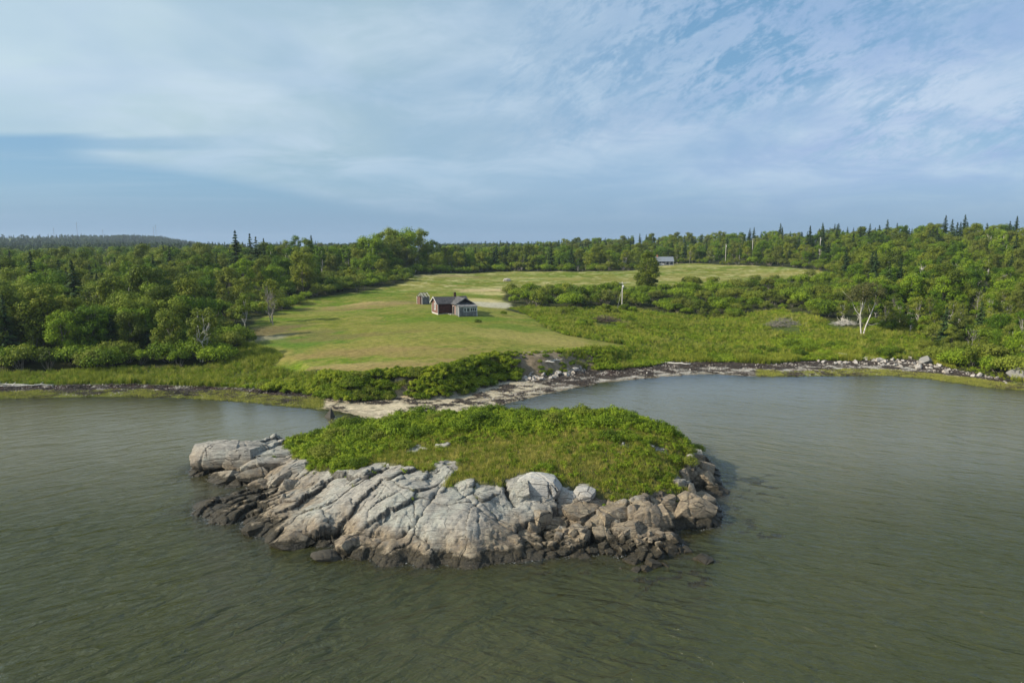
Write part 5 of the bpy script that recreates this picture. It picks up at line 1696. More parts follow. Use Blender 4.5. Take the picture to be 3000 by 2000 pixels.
# blocks and slabs of the islet: (px, py of the middle, half sizes, turn, material, label)
BL = [
    (628, 1352, (3.2, 1.9, 1.75), -0.25, ROCKB, 0.9), (706, 1345, (2.4, 1.7, 1.5), 0.2, ROCKB, 0.6), (668, 1402, (1.9, 1.1, 0.95), 0.1, ROCKB, 0.35), (742, 1402, (1.9, 0.9, 0.8), 0.25, ROCKB, 0.35), (772, 1418, (1.4, 0.8, 0.7), 0.4, ROCKB, 0.3),
    (745, 1365, (1.7, 0.8, 0.7), 0.25, ROCKB, 0.2), (800, 1362, (2.0, 0.8, 0.6), 0.3, ROCKB, 0.15), (830, 1405, (2.0, 1.1, 1.0), 0.5, ROCKB, 0.2), (868, 1375, (1.6, 1.0, 0.7), 0.35, ROCKB, 0.1), (845, 1424, (1.2, 0.9, 0.8), 0.8, ROCKB, 0.2),
    (720, 1318, (2.6, 1.2, 0.8), 0.15, ROCKB, 0.0), (800, 1325, (2.6, 1.0, 0.6), 0.15, ROCKB, 0.0),
    (748, 1545, (1.1, 0.8, 0.65), 0.6, ROCKB, 0.1), (852, 1582, (1.5, 1.0, 0.9), 0.2, ROCKBR, 0.1), (1020, 1592, (1.2, 1.0, 1.05), 0.9, ROCKBR, 0.2), (1060, 1615, (0.9, 0.8, 0.7), 0.2, ROCKBR, 0.1),
    (1580, 1432, (2.35, 1.3, 1.35), -0.15, ROCKW, 0.15), (1645, 1447, (0.75, 0.9, 0.8), 0.3, ROCKW, 0.15), (1672, 1452, (0.7, 0.8, 0.8), -0.2, ROCKW, 0.15), (1710, 1440, (1.1, 0.9, 0.75), -0.2, ROCKW, 0.1), (1530, 1432, (0.8, 1.0, 1.0), 0.2, ROCKB, 0.1),
    (1895, 1512, (1.35, 1.3, 1.45), 0.1, ROCKBR, 0.5), (1858, 1505, (0.7, 1.0, 1.3), -0.1, ROCKBR, 0.4), (1930, 1520, (1.2, 1.2, 1.35), 0.3, ROCKBR, 0.45), (2030, 1495, (2.0, 1.5, 1.4), -0.2, ROCKB, 0.75), (2058, 1470, (1.4, 1.2, 1.0), 0.3, ROCKB, 0.4), (1935, 1470, (1.5, 0.9, 0.7), 0.0, ROCKBR, 0.1),
    (1800, 1510, (2.0, 1.2, 1.1), 0.5, ROCKBR, 0.3), (1755, 1530, (1.3, 0.9, 0.9), 0.7, ROCKBR, 0.3), (1700, 1500, (1.7, 0.9, 0.7), 0.5, ROCKBR, 0.1), (1640, 1525, (1.5, 0.8, 0.7), 0.4, ROCKBR, 0.1), (1740, 1470, (1.6, 0.8, 0.5), 0.2, ROCKBR, 0.05), (1560, 1545, (0.7, 0.7, 1.0), 0.1, ROCKBR, 0.1),
    (1590, 1510, (1.0, 0.7, 0.8), 0.6, ROCKBR, 0.1), (1840, 1552, (1.25, 0.9, 0.85), -0.1, ROCKBR, 0.3), (1765, 1565, (0.9, 0.8, 0.9), 0.3, ROCKBR, 0.2), (1945, 1570, (1.4, 0.8, 0.6), -0.2, ROCKBR, 0.1), (1880, 1480, (1.1, 0.6, 0.5), 0.1, ROCKBR, 0.1), (1690, 1555, (0.7, 0.6, 0.65), 0, ROCKB, 0.2),
    (2055, 1365, (1.1, 1.2, 0.8), 0.2, ROCKB, 0.2), (2020, 1385, (0.6, 0.8, 0.75), 0.0, ROCKB, 0.3), (2000, 1390, (0.7, 0.8, 0.75), 0.4, ROCKB, 0.3), (2065, 1395, (1.1, 1.0, 0.8), 0.5, ROCKB, 0.3), (1985, 1418, (0.8, 0.7, 0.65), 0.6, ROCKB, 0.3), (2010, 1422, (0.6, 0.6, 0.6), 0.1, ROCKB, 0.3), (2022, 1440, (0.8, 0.7, 0.8), 0.9, ROCKB, 0.3),
    (2045, 1420, (0.7, 0.6, 0.5), 0.2, ROCKB, 0.3), (2065, 1445, (0.9, 0.6, 0.45), 0.1, ROCKB, 0.1), (2085, 1430, (0.8, 0.5, 0.4), -0.1, ROCKB, 0.2), (2100, 1444, (0.7, 0.5, 0.3), 0.1, ROCKB, 0.15), (2075, 1455, (0.7, 0.5, 0.3), 0.1, ROCKB, 0.1), (2035, 1330, (0.9, 0.9, 0.6), 0.2, ROCKB, 0.2),
]
rb_ = np.random.default_rng(5)
for i, (px, py, sz_, turn, mat, lift) in enumerate(BL):
    x, y, z = isl(px, py)
    big = sz_[0] > 1.5
    if big: y += sz_[1] * 0.35
    z = float(Iz(np.array(x), np.array(y)))
    me = rock_mesh('rock_block', 700 + i, mat, 5 if big else 4, sz_, True, boxy=0.80, cuts=7, rough=0.04, rnd=0.42 if i < 2 or mat is ROCKW else 0.2)
    o = link('rock_block', me, islet, (x, y, z - sz_[2] * 0.45 + lift * 0.55), (rb_.normal(0, .10), rb_.normal(0, .10), turn))
    if mat is ROCKW: o['label'] = 'smooth pale slab below the turf'

# the loose stones at the south-east foot
ST = [rock_mesh('stone_shape', 800 + i, m_, 3, (1, 1, 1), False, boxy=0.72, cuts=8, rough=0.03) for i, m_ in enumerate([ROCKBR, ROCKB, ROCKBR, ROCKB, ROCKBR, ROCKB, ROCKB, ROCKBR])]
RUB = [isl(a, b_)[:2] for a, b_ in ((1590, 1600), (1640, 1560), (1720, 1545), (1800, 1560), (1900, 1560), (1965, 1590), (2000, 1610), (2010, 1630), (1930, 1640), (1860, 1640), (1760, 1628), (1640, 1628))] 
RUB = [(x, y) for x, y in RUB] + []
sx_, sy_ = sample(RUB, 0.62, seed=71)
stones = []
for x, y in zip(sx_, sy_):
    s = 0.20 + 0.33 * rb_.random() ** 1.6 + (0.22 if rb_.random() < 0.12 else 0)
    stones.append((x, y, s))
for px, py, s in ((1912, 1655, .75), (1893, 1665, .6), (2040, 1638, .55), (2065, 1640, .8), (2005, 1640, .4), (1860, 1668, .55), (1820, 1665, .4), (1950, 1655, .45), (1965, 1620, .5), (2010, 1612, .55), (1780, 1640, .35), (1850, 1645, .6)):
    x, y = P(px, py, 0); stones.append((x, y, s))
for i, (x, y, s) in enumerate(stones):
    o = link('loose_stone', ST[i % len(ST)])
    z = max(float(Iz(np.array(x), np.array(y))), -0.45)
    o.location = (x, y, z + s * 0.28)
    o.rotation_euler = (rb_.random() * 6, rb_.random() * 6, rb_.random() * 6)
    o.scale = (s * (0.8 + 0.5 * rb_.random()), s * (0.8 + 0.4 * rb_.random()), s * (0.6 + 0.35 * rb_.random()))
    wet = z < 0.25
    lab = ('large angular boulder' if s > 0.5 else 'fist shaped angular stone' if s < 0.33 else 'angular broken stone') + (' lying at the water edge by the islet' if wet else ' in the rubble heap below the brown ledges')
    tag(o, lab, 'rock', 'loose stones at the foot of the islet')
x, y = P(952, 1634, 0)
o = link('half_sunk_rock', rock_mesh('half_sunk_rock', 881, DARKST, 4, (0.95, 0.6, 0.40), True, boxy=1.2, cuts=4, rnd=0.45, rough=0.10), None, (x, y, 0.12), (0.1, 0.1, 0.1)); tag(o, 'dark wet rock awash just off the western end of the islet face', 'rock')
x, y = P(967, 1222, 0)
v_, f_ = ICO[3]
v_ = v_.copy(); k_ = np.clip(v_[:, 2], 0, 1)
v_[:, 0] = v_[:, 0] * (1 - 0.86 * k_) + 0.42 * k_; v_[:, 1] *= (1 - 0.8 * k_); v_[:, 2] += k_ * 0.35
for n_v, d_v in (((0.9, -0.3, 0.35), 0.55), ((-0.55, -0.6, 0.5), 0.52), ((0.1, 0.9, 0.3), 0.5)):
    n_v = unit(np.array(n_v)); s_v = v_ @ n_v - d_v; v_ = v_ - np.where(s_v > 0, s_v, 0)[:, None] * n_v
o = link('standing_rock', mesh_np('standing_rock', v_ * np.array((0.85, 0.7, 1.15)), f_, [DARKST]), None, (x, y, 0.0)); tag(o, 'pointed lone rock standing in the calm water west of the sand bar', 'rock')

# meadow boulder and the stones of the beaches
x, y, z = hit(1486, 824)
o = link('field_boulder', rock_mesh('field_boulder', 885, SHORE, 4, (1.75, 1.2, 1.0), True, boxy=0.85), None, (x, y, z + 0.35), (0, 0.05, 0.1)); tag(o, 'rounded pale grey boulder alone in the far meadow', 'boulder')
HERO_R = [(1510, 1110, 0.8, 'whitish round boulder at the western foot of the worn bank'), (1636, 1094, 1.05, 'long flat white slab among the stones under the worn bank'), (1685, 1085, 0.7, 'pale block at the eastern end of the stones under the worn bank'),
          (1662, 1094, 0.5, 'small pale stone beside the long white slab'), (1927, 1066, 0.45, 'white stone on the wrack line under the tall grass'), (2467, 1048, 1.25, 'large tan boulder on the eastern beach under the bushes'), (2715, 1064, 1.5, 'largest grey boulder in the stony eastern beach'),
          (2666, 1050, 0.6, 'white block on top of the stone heap of the eastern beach'), (2985, 1105, 2.4, 'big grey rock at the far eastern end of the beach'), (990, 1149, 0.35, 'small white object at the grass edge above the sand bar')]
for i, (px, py, s, lab) in enumerate(HERO_R):
    x, y, z = hit(px, py)
    sz_ = (s, s * 0.75, s * 0.65) if 'slab' not in lab else (1.15, 0.6, 0.3)
    o = link('beach_boulder', rock_mesh('beach_boulder', 890 + i, GREYST if 'grey' in lab else SHORE, 3, sz_, False, boxy=0.75), None, (x, y, z + s * 0.2), (0, 0, rb_.random() * 3)); tag(o, lab, 'boulder')
SS = [rock_mesh('pebble_shape', 820 + i, SHORE, 2, (1, 0.8, 0.6), False, boxy=0.7, cuts=5) for i in range(5)]


def strew(poly, n, smin, smax, label, group, seed, power=2.0):
    g = np.random.default_rng(seed)
    p = np.array([hit(a, b_)[:2] for a, b_ in poly])
    k = 0
    while k < n:
        q = g.random(2) * (p.max(0) - p.min(0)) + p.min(0)
        if not inpoly(np.array(q[0]), np.array(q[1]), [tuple(t) for t in p]): continue
        s = smin + (smax - smin) * g.random() ** power
        o = link('beach_stone', SS[k % 5], None, (q[0], q[1], float(Gz(q[0], q[1])) + s * 0.2), (g.random(), g.random(), g.random() * 6), (s, s, s))
        tag(o, label, 'rock', group)
        k += 1


strew([(1530, 1112), (1560, 1085), (1620, 1090), (1700, 1075), (1722, 1084), (1640, 1106), (1560, 1118)], 70, 0.18, 0.62, 'broken pale stone in the heap under the worn bank', 'stones under the worn bank', 31)
strew([(2380, 1052), (2480, 1046), (2620, 1052), (2720, 1062), (2830, 1090), (2960, 1118), (2960, 1128), (2820, 1100), (2700, 1082), (2560, 1072), (2400, 1066)], 130, 0.18, 0.75, 'pale broken stone strewn on the eastern beach', 'stones on the eastern beach', 32)
strew([(1750, 1100), (1950, 1076), (2200, 1068), (2400, 1064), (2400, 1074), (2200, 1078), (1950, 1090), (1750, 1114)], 36, 0.12, 0.30, 'small pale stone on the gravel of the eastern cove', 'small stones on the cove gravel', 33)


# fine beach litter: gravel and weed strands, nobody could count them
def litter(name, keep, sp, meshes, s0, s1, label, seed):
    x, y = sample(front, sp, seed=seed, keep=keep)
    g = np.random.default_rng(seed)
    scatter(name, np.stack([x, y, Gz(x, y) + 0.01], 1), meshes, g.integers(0, len(meshes), len(x)), s0 + s1 * g.random(len(x)) ** 2, label)


WRACK = plain('dried_wrack', (0.05, 0.038, 0.03), 0.9)
gw = []
for i in range(3):
    r_ = np.random.default_rng(900 + i); mb = MB()
    for j in range(16):
        a, b_ = r_.normal(0, .3, 2), r_.normal(0, .3, 2)
        mb.beam((a[0], a[1], 0.02 + .05 * r_.random()), (a[0] + b_[0] * 1.6, a[1] + b_[1], 0.02 + .06 * r_.random()), 0.05, 0.04)
    gw.append(mb.mesh('wrack_strands', WRACK))
onb = lambda x, y: (Gz(x, y, GDS) > 0.3) & (ins(x, y) < 0.4)
litter('beach_gravel', lambda x, y: onb(x, y) & ((xrr(x, y) > -6) | (xrr(x, y) < -34)) & (fbm(x, y, 160) > 0.42), 0.42, SS[:3], 0.06, 0.12, 'grey gravel and cobbles of the beach', 81)
litter('wrack_line', lambda x, y: onb(x, y) & (fbm(x / 1.6, y / 0.9, 161, 4) > 0.59 - 0.06 * (ins(x, y) > -4) + 0.10 * ((xrr(x, y) > -33) & (xrr(x, y) < 4))), 0.5, gw, 0.7, 0.8, 'dark strands of dried seaweed along the beach', 82)

# rockweed in the shallows round the islet
g = np.random.default_rng(83)
x, y = np.meshgrid(np.arange(-40, 30, 0.42), np.arange(42, 70, 0.42))
x = (x + g.random(x.shape) * .5).ravel(); y = (y + g.random(y.shape) * .5).ravel()
b_ = Iz(x, y)
k = (b_ < -0.15) & (WEEDN(x, y) > 0.545) & (distline(x, y, wl, True) < 8.5)
x, y = x[k], y[k]
WEEDM = []
for i in range(2):
    mb = MB(); leafcloud(mb, np.random.default_rng(910 + i), [(0, 0, 0), (.3, .1, 0), (-.2, .25, 0), (.1, -.3, 0)], [.35] * 4, 60, 0.11, 0.25, up=1.5)
    WEEDM.append(mb.mesh('weed_frond', WEED))
scatter('rockweed', np.stack([x, y, np.maximum(Iz(x, y), -0.24 - 0.14 * g.random(len(x)))], 1), WEEDM, g.integers(0, 2, len(x)), 0.7 + 0.7 * g.random(len(x)), 'yellow brown rockweed swaying in the shallows round the islet')


# ------------------------------------------------------------------ the derelict cabin
hx, hy, hz = hit(1283.5, 922)
TH = rad(22)
cab = empty('derelict_cabin', (hx, hy, hz - 0.15), TH)
tag(cab, 'derelict red and grey cabin with an enclosed porch, standing on the meadow', 'cabin')
EV, RG = 3.15, 4.65            # eave and ridge height
ML, MD = 8.4, 6.0              # main range: length along u, depth along v
X0, X1 = 3.8, 8.7              # wing
WV = -3.8; PV = -6.2


def hwall(x0, x1, y, z0, z1, mat, rowh=0.16, face=-1, holes=(), batter=0.012):
    """clapboards on a wall parallel to x, each board tilted; holes = (xa,xb,za,zb)"""
    mb = MB()
    z = z0
    r_ = np.random.default_rng(int(abs(x0 * 100 + y * 37)) + 3)
    while z < z1 - 0.01:
        zt = min(z + rowh, z1)
        spans = [(x0, x1)]
        for (a, b_, c, d) in holes:
            if zt > c + 0.01 and z < d - 0.01:
                ns = []
                for s_, e_ in spans:
                    if a > s_: ns.append((s_, min(a, e_)))
                    if b_ < e_: ns.append((max(b_, s_), e_))
                ns = [(p, q) for p, q in ns if q - p > 0.01]
                spans = ns
        for s_, e_ in spans:
            o1, o2 = 0.035 + r_.random() * batter, 0.012
            f = face
            v = [(s_, y + f * o1, z), (e_, y + f * o1, z), (e_, y + f * o2, zt), (s_, y + f * o2, zt), (s_, y - f * 0.06, z), (e_, y - f * 0.06, z), (e_, y - f * 0.06, zt), (s_, y - f * 0.06, zt)]
            mb.add(v, [(0, 1, 2, 3), (5, 4, 7, 6), (4, 0, 3, 7), (1, 5, 6, 2), (4, 5, 1, 0), (3, 2, 6, 7)], 0)
        z = zt
    return mb


def rotmb(mb, ang, off=(0, 0, 0)):
    c, s = math.cos(ang), math.sin(ang)
    M_ = np.array([[c, s, 0], [-s, c, 0], [0, 0, 1]])
    mb.v = [v @ M_ + np.array(off) for v in mb.v]
    return mb


def gable_rows(w, z0, z1, face=-1, rowh=0.16):
    """triangular clapboard gable centred on x=0, base half width w at z0, point at z1"""
    mb = MB(); z = z0
    while z < z1 - 0.02:
        zt = min(z + rowh, z1)
        a, b_ = w * (z1 - z) / (z1 - z0), w * (z1 - zt) / (z1 - z0)
        mb.add([(-a, face * 0.04, z), (a, face * 0.04, z), (b_, face * 0.012, zt), (-b_, face * 0.012, zt), (-a, -face * .05, z), (a, -face * .05, z), (b_, -face * .05, zt), (-b_, -face * .05, zt)],
               [(0, 1, 2, 3), (5, 4, 7, 6), (4, 5, 1, 0)], 0)
        z = zt
    return mb


part('wall', hwall(0, X0, 0, 0.55, EV, REDSHADE), REDSHADE, cab)['label'] = 'red front wall with shade painted into its boards'
part('wall', hwall(0, ML, MD, 0.3, EV, REDSHADE, face=1), REDSHADE, cab)
wn_ = rotmb(hwall(0, MD, 0, 0.45, EV, REDWOOD, 0.2, face=1, holes=((2.3, 3.5, 1.35, 2.9),)), rad(90)); o = part('wall', wn_, REDWOOD, cab); o['label'] = 'faded red gable wall with peeling boards'
# the gable wall lies along +v at u=0: its outside faces -u
mb = rotmb(gable_rows(MD / 2, EV, RG - 0.05, face=1, rowh=0.2), rad(90), (0, MD / 2, 0)); part('gable', mb, REDWOOD, cab)
mb = rotmb(hwall(0, MD, 0, 0.3, EV, REDSHADE, face=-1), rad(90), (ML, 0, 0)); part('wall', mb, REDSHADE, cab)
mb = rotmb(gable_rows(MD / 2, EV, RG - 0.05, face=-1), rad(90), (ML, MD / 2, 0)); part('gable', mb, REDSHADE, cab)
# stone footing, patchy
mb = MB()
r_ = np.random.default_rng(4)
for i in range(16):
    a = i / 16 * X0; mb.box(a, a + X0 / 16 - 0.03, -0.02 - 0.05 * r_.random(), 0.3, -0.6, 0.35 + 0.2 * r_.random())
part('footing', mb, FOUND, cab)
mb = MB(); mb.box(-0.05, 0.03, 0.05, MD, -0.5, 0.44); part('footing', mb, PALEWOOD, cab)['label'] = 'white washed sill board under the gable wall'
# corner boards
for (cx, cy) in ((0, 0), (0, MD), (ML, 0), (ML, MD)):
    mb = MB(); mb.box(cx - 0.07, cx + 0.07, cy - 0.07, cy + 0.07, 0.0, EV + 0.02); part('corner_board', mb, PALEWOOD, cab)
# window in the gable: frame, boarded pane
wf = MB()
for a in ((2.22, 2.32, 1.25, 3.0), (3.48, 3.58, 1.25, 3.0), (2.32, 3.48, 1.25, 1.37), (2.32, 3.48, 2.88, 3.0), (2.86, 2.94, 1.37, 2.88)):
    wf.box(-0.09, 0.02, a[0], a[1], a[2], a[3])
win = part('window', wf, WHITEP, cab)
mb = MB(); mb.box(-0.04, 0.0, 2.32, 2.86, 1.37, 2.88); part('pane', mb, PALEWOOD, win)
mb = MB(); mb.box(-0.04, 0.0, 2.94, 3.48, 1.37, 2.88); part('pane', mb, WINGLASS, win)
# main roof: two slopes with overhang, a sagging ridge
def roof_sheet(x0, x1, y0, z0, y1, z1, th=0.10, nx=12, ny=5, sag=0.10, seed=0, ripple=0.03):
    r = np.random.default_rng(seed); mb = MB(); V = []
    for k in (0, 1):
        for j in range(ny + 1):
            for i in range(nx + 1):
                u, v = i / nx, j / ny
                V.append((x0 + (x1 - x0) * u, y0 + (y1 - y0) * v, z0 + (z1 - z0) * v - sag * math.sin(u * math.pi) * v - k * th + (r.normal(0, ripple) if k == 0 and 0 < j < ny else 0)))
    W_ = nx + 1; O_ = W_ * (ny + 1); F = []
    for j in range(ny):
        for i in range(nx):
            a = j * W_ + i
            F += [(a, a + 1, a + W_ + 1, a + W_), (O_ + a + W_, O_ + a + W_ + 1, O_ + a + 1, O_ + a)]
    for i in range(nx):
        F += [(i + 1, i, O_ + i, O_ + i + 1), (ny * W_ + i, ny * W_ + i + 1, O_ + ny * W_ + i + 1, O_ + ny * W_ + i)]
    for j in range(ny):
        F += [(j * W_, (j + 1) * W_, O_ + (j + 1) * W_, O_ + j * W_), ((j + 1) * W_ + nx, j * W_ + nx, O_ + j * W_ + nx, O_ + (j + 1) * W_ + nx)]
    return mb.add(V, F, 0)


OV = 0.45
sl = (RG - EV) / (MD / 2)
rf = part('roof', roof_sheet(-OV, ML + OV, -OV, EV - OV * sl + 0.12, MD / 2, RG + 0.12, seed=1), TARROOF, cab)
part('back_slope', roof_sheet(-OV, ML + OV, MD + OV, EV - OV * sl + 0.12, MD / 2, RG + 0.115, seed=2), TARROOF, rf)
for (ya, za, yb, zb) in ((-OV, EV - OV * sl, MD / 2, RG), (MD + OV, EV - OV * sl, MD / 2, RG)):
    mb = MB(); mb.beam((-OV - 0.05, ya, za + 0.03), (-OV - 0.05, yb, zb + 0.03), 0.06, 0.22); part('bargeboard', mb, PALEWOOD, rf)
ch = MB(); ch.box(5.4, 5.95, MD / 2 - 0.1, MD / 2 + 0.45, RG - 0.6, RG + 1.15); part('chimney', ch, RUST, rf)
# the wing with its gable to the sea
mb = rotmb(hwall(WV, 0, 0, 0.35, EV, REDWOOD, face=1, holes=((-2.3, -1.2, 0.2, 2.5),)), rad(90), (X0, 0, 0)); part('wall', mb, REDWOOD, cab)['label'] = 'brown side wall of the wing with a dark doorway'
mb = rotmb(hwall(WV, 0, 0, 0.3, EV, GREYWOOD, face=-1), rad(90), (X1, 0, 0)); part('wall', mb, GREYWOOD, cab)
part('wall', hwall(X0, X1, WV, 2.55, EV, GREYWOOD), GREYWOOD, cab)
mb = MB(); mb.box(X0 + 0.35, X0 + 0.4, -2.3, -1.2, 0.1, 2.5); part('doorway', mb, INSHADE, cab)  # dark sheet inside the opening, painted as indoor shade
mb = MB()
for a in ((-2.4, -2.3, 0.1, 2.55), (-1.2, -1.1, 0.1, 2.55), (-2.3, -1.2, 2.45, 2.55)): mb.box(X0 - 0.07, X0 + 0.06, a[0], a[1], a[2], a[3])
part('door_frame', mb, PALEWOOD, cab)
xm = (X0 + X1) / 2
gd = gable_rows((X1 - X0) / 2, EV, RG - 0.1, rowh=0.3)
gd.v = [v + np.array([xm, WV + 0.55, 0]) for v in gd.v]; part('gable', gd, INSHADE, cab)['label'] = 'closed gable of the wing, painted dark like a shaded loft'
mb = MB()
for k, zz in enumerate((3.25, 3.50)):
    w_ = (X1 - X0) / 2 * (1 - (zz - EV) / (RG - EV)) - 0.2
    mb.beam((xm - w_, WV + 0.2, zz + 0.05 * k), (xm + w_ * 0.9, WV + 0.15, zz - 0.06), 0.05, 0.10)
part('loose_board', mb, GREYWOOD, cab)
slw = (RG - EV) / ((X1 - X0) / 2)


def wing_slope(xa, za, xb, zb, seed):
    m_ = roof_sheet(WV - 0.4, MD / 2 - 0.3, xa, za, xb, zb, nx=12, seed=seed, sag=0.12, ripple=0.045)
    m_.v = [np.stack([v[:, 1], v[:, 0], v[:, 2]], 1) for v in m_.v]
    return m_


wr_ = part('roof', wing_slope(X0 - 0.4, EV - 0.4 * slw + 0.14, xm, RG + 0.14, 5), TARROOF2, cab)
wr_['label'] = 'rippled sagging roof of the wing'
part('east_slope', wing_slope(X1 + 0.4, EV - 0.4 * slw + 0.14, xm, RG + 0.135, 6), TARROOF2, wr_)
for sg, xe in ((1, X0 - 0.4), (-1, X1 + 0.4)):
    mb = MB(); mb.beam((xe, WV - 0.44, EV - 0.4 * slw + 0.02), (xm, WV - 0.44, RG + 0.04), 0.06, 0.20, up=(0, 0, 1)); part('bargeboard', mb, GREYWOOD, wr_)
# the enclosed porch
PX0, PX1, PE = X0 + 0.05, X1 + 0.05, 2.62
WINS = ((PX0 + 1.35, PX0 + 1.95, 1.35, 2.25), (PX0 + 2.12, PX0 + 2.95, 1.30, 2.30), (PX0 + 3.12, PX0 + 4.75, 1.38, 2.25))
part('wall', hwall(PX0, PX1, PV, 0.35, PE, GREYWOOD, 0.14, holes=WINS), GREYWOOD, cab)['label'] = 'grey weathered porch front with a row of windows'
mb = rotmb(hwall(PV, WV, 0, 0.2, PE + 0.25, REDWOOD, 0.18, face=1), rad(90), (PX0, 0, 0)); part('wall', mb, GREYWOOD, cab)
mb = rotmb(hwall(PV, WV, 0, 0.2, PE + 0.25, GREYWOOD, 0.14, face=-1), rad(90), (PX1, 0, 0)); part('wall', mb, GREYWOOD, cab)
for i, (a, b_, c, d) in enumerate(WINS):
    mb = MB()
    for q in ((a - .05, a + .03, c - .05, d + .05), (b_ - .03, b_ + .05, c - .05, d + .05), (a + .03, b_ - .03, c - .05, c + .03), (a + .03, b_ - .03, d - .03, d + .05)):
        mb.box(q[0], q[1], PV - 0.08, PV + 0.02, q[2], q[3])
    wdw = part('window', mb, WHITEP, cab)
    npn = 3 if i == 2 else 1
    wd1 = (b_ - a - 0.06) / npn
    for k in range(npn):
        xa = a + 0.03 + wd1 * k
        mb = MB(); mb.box(xa + .03, xa + wd1 - .03, PV - 0.02, PV, c + 0.03, d - 0.03); part('pane', mb, WINGLASS, wdw)
        if k: mb = MB(); mb.box(xa - .03, xa + .03, PV - 0.06, PV + .01, c + 0.03, d - 0.03); part('mullion', mb, WHITEP, wdw)
pr = part('roof', roof_sheet(PX0 - 0.15, PX1 + 0.15, PV - 0.25, PE + 0.06, WV + 0.1, EV + 0.02, nx=10, ny=3, seed=8, ripple=0.04), GREYWOOD, cab)
pr['label'] = 'low lean-to roof of grey boards over the porch'
for xx in (PX0, PX1):
    mb = MB(); mb.box(xx - 0.08, xx + 0.08, PV - 0.09, PV + 0.06, 0.0, PE + 0.02); part('corner_board', mb, PALEWOOD, cab)
mb = MB(); mb.box(X0 - 0.08, X0 + 0.08, WV - 0.09, WV + 0.07, 0.0, EV); part('corner_board', mb, PALEWOOD, cab)
mb = MB(); mb.box(PX0 + 0.1, PX1 - 0.1, PV - 0.07, PV - 0.03, PE - 0.22, PE - 0.08); part('fascia', mb, PALEWOOD, cab)
mb = MB(); mb.box(PX0, PX1, PV + 0.02, PV + 0.25, -0.4, 0.34); part('footing', mb, GREYWOOD, cab)
mb = MB(); mb.box(X0 + .2, X1 - .2, -1.0, -0.9, 0, 2.9); mb.box(0.3, ML - .3, 1.5, 5.5, 0.1, 0.2); part('floor', mb, INSHADE, cab)
# debris by the doorway
mb = MB()
for i in range(9):
    a = (X0 - 0.6 - r_.random() * 0.9, -0.4 - r_.random() * 4, 0.1 + r_.random() * .2)
    mb.beam(a, (a[0] + r_.normal(0, .6), a[1] + r_.normal(0, .6), a[2] + r_.random() * 0.5), 0.14, 0.04)
o = part('fallen_boards', mb, PALEWOOD); o.location = cab.location; o.rotation_euler = cab.rotation_euler; tag(o, 'fallen pale boards and rubbish in front of the doorway of the cabin', 'boards', kind='stuff')

# ------------------------------------------------------------------ the roofless shed
x, y, z = hit(1240, 890)
shed = empty('roofless_shed', (x, y, z - 0.1), rad(42)); tag(shed, 'small roofless shed of red and grey boards behind the cabin, rafters bare', 'shed')
SW, SL_, SE, SR = 2.7, 2.7, 2.35, 3.5


def vboards(name, a, b_, z0, zt, mat, n, gap=0.012, skip=(), th=0.03, top=None):
    a, b_ = np.array(a, float), np.array(b_, float)
    for i in range(n):
        if i in skip: continue
        p, q = a + (b_ - a) * i / n, a + (b_ - a) * (i + 1) / n
        d = (q - p); q = q - d * gap / np.linalg.norm(d)
        nrm = np.array([-(b_ - a)[1], (b_ - a)[0]]); nrm = nrm / np.linalg.norm(nrm) * th
        h1, h2 = (zt, zt) if top is None else (top(i / n), top((i + 1) / n))
        mb = MB()
        v = [(*p, z0), (*q, z0), (*q, h2), (*p, h1), (*(p + nrm), z0), (*(q + nrm), z0), (*(q + nrm), h2), (*(p + nrm), h1)]
        mb.add(v, [(0, 1, 2, 3), (5, 4, 7, 6), (4, 0, 3, 7), (1, 5, 6, 2), (3, 2, 6, 7)], 0)
        part(name, mb, mat, shed)


h0 = SW / 2
vboards('board', (-h0, -h0), (h0, -h0), 0, SE, GREYWOOD, 11)                      # long grey side
vboards('board', (-h0, h0), (-h0, -h0), 0, 0, REDWOOD, 11, skip=(7, 8, 9), top=lambda f: SE)   # red gable end with the doorway
vboards('board', (h0, -h0), (h0, h0), 0, SE, GREYWOOD, 11)
vboards('board', (h0, h0), (-h0, h0), 0, SE, REDSHADE, 11)
mb = MB(); mb.box(-h0 + .12, -h0 + .15, -h0 + .1, h0 - .1, 0.05, SE - 0.1); part('painted_shade_sheet', mb, INSHADE, shed)  # added near-black sheet that paints the shade behind the doorway
for cx, cy in ((-h0, -h0), (h0, -h0), (-h0, h0), (h0, h0)):
    mb = MB(); mb.box(cx - .06, cx + .06, cy - .06, cy + .06, -0.2, SE + 0.03); part('corner_post', mb, PALEWOOD, shed)
mb = MB(); mb.beam((-h0 - 0.1, 0, SR), (h0 + 0.1, 0, SR), 0.05, 0.14); part('ridge_beam', mb, GREYWOOD, shed)
for sy_ in (-1, 1):
    mb = MB(); mb.beam((-h0, sy_ * h0, SE + .05), (h0, sy_ * h0, SE + .05), 0.10, 0.08); part('wall_plate', mb, GREYWOOD, shed)
    for i in range(6):
        xx = -h0 + SW * i / 5
        mb = MB(); mb.beam((xx, sy_ * (h0 + 0.25), SE - 0.12), (xx, sy_ * 0.03, SR - 0.02), 0.09, 0.12); part('rafter', mb, PALEWOOD if i % 2 else GREYWOOD, shed)
mb = MB(); mb.beam((-h0, -h0 * 0.45, SE + 0.75), (h0 * 0.6, -h0 * 0.5, SE + 0.7), 0.12, 0.03); mb.beam((-h0, h0 * 0.6, SE + 0.5), (h0, h0 * 0.6, SE + 0.5), 0.3, 0.03); part('roof_board', mb, GREYWOOD, shed)

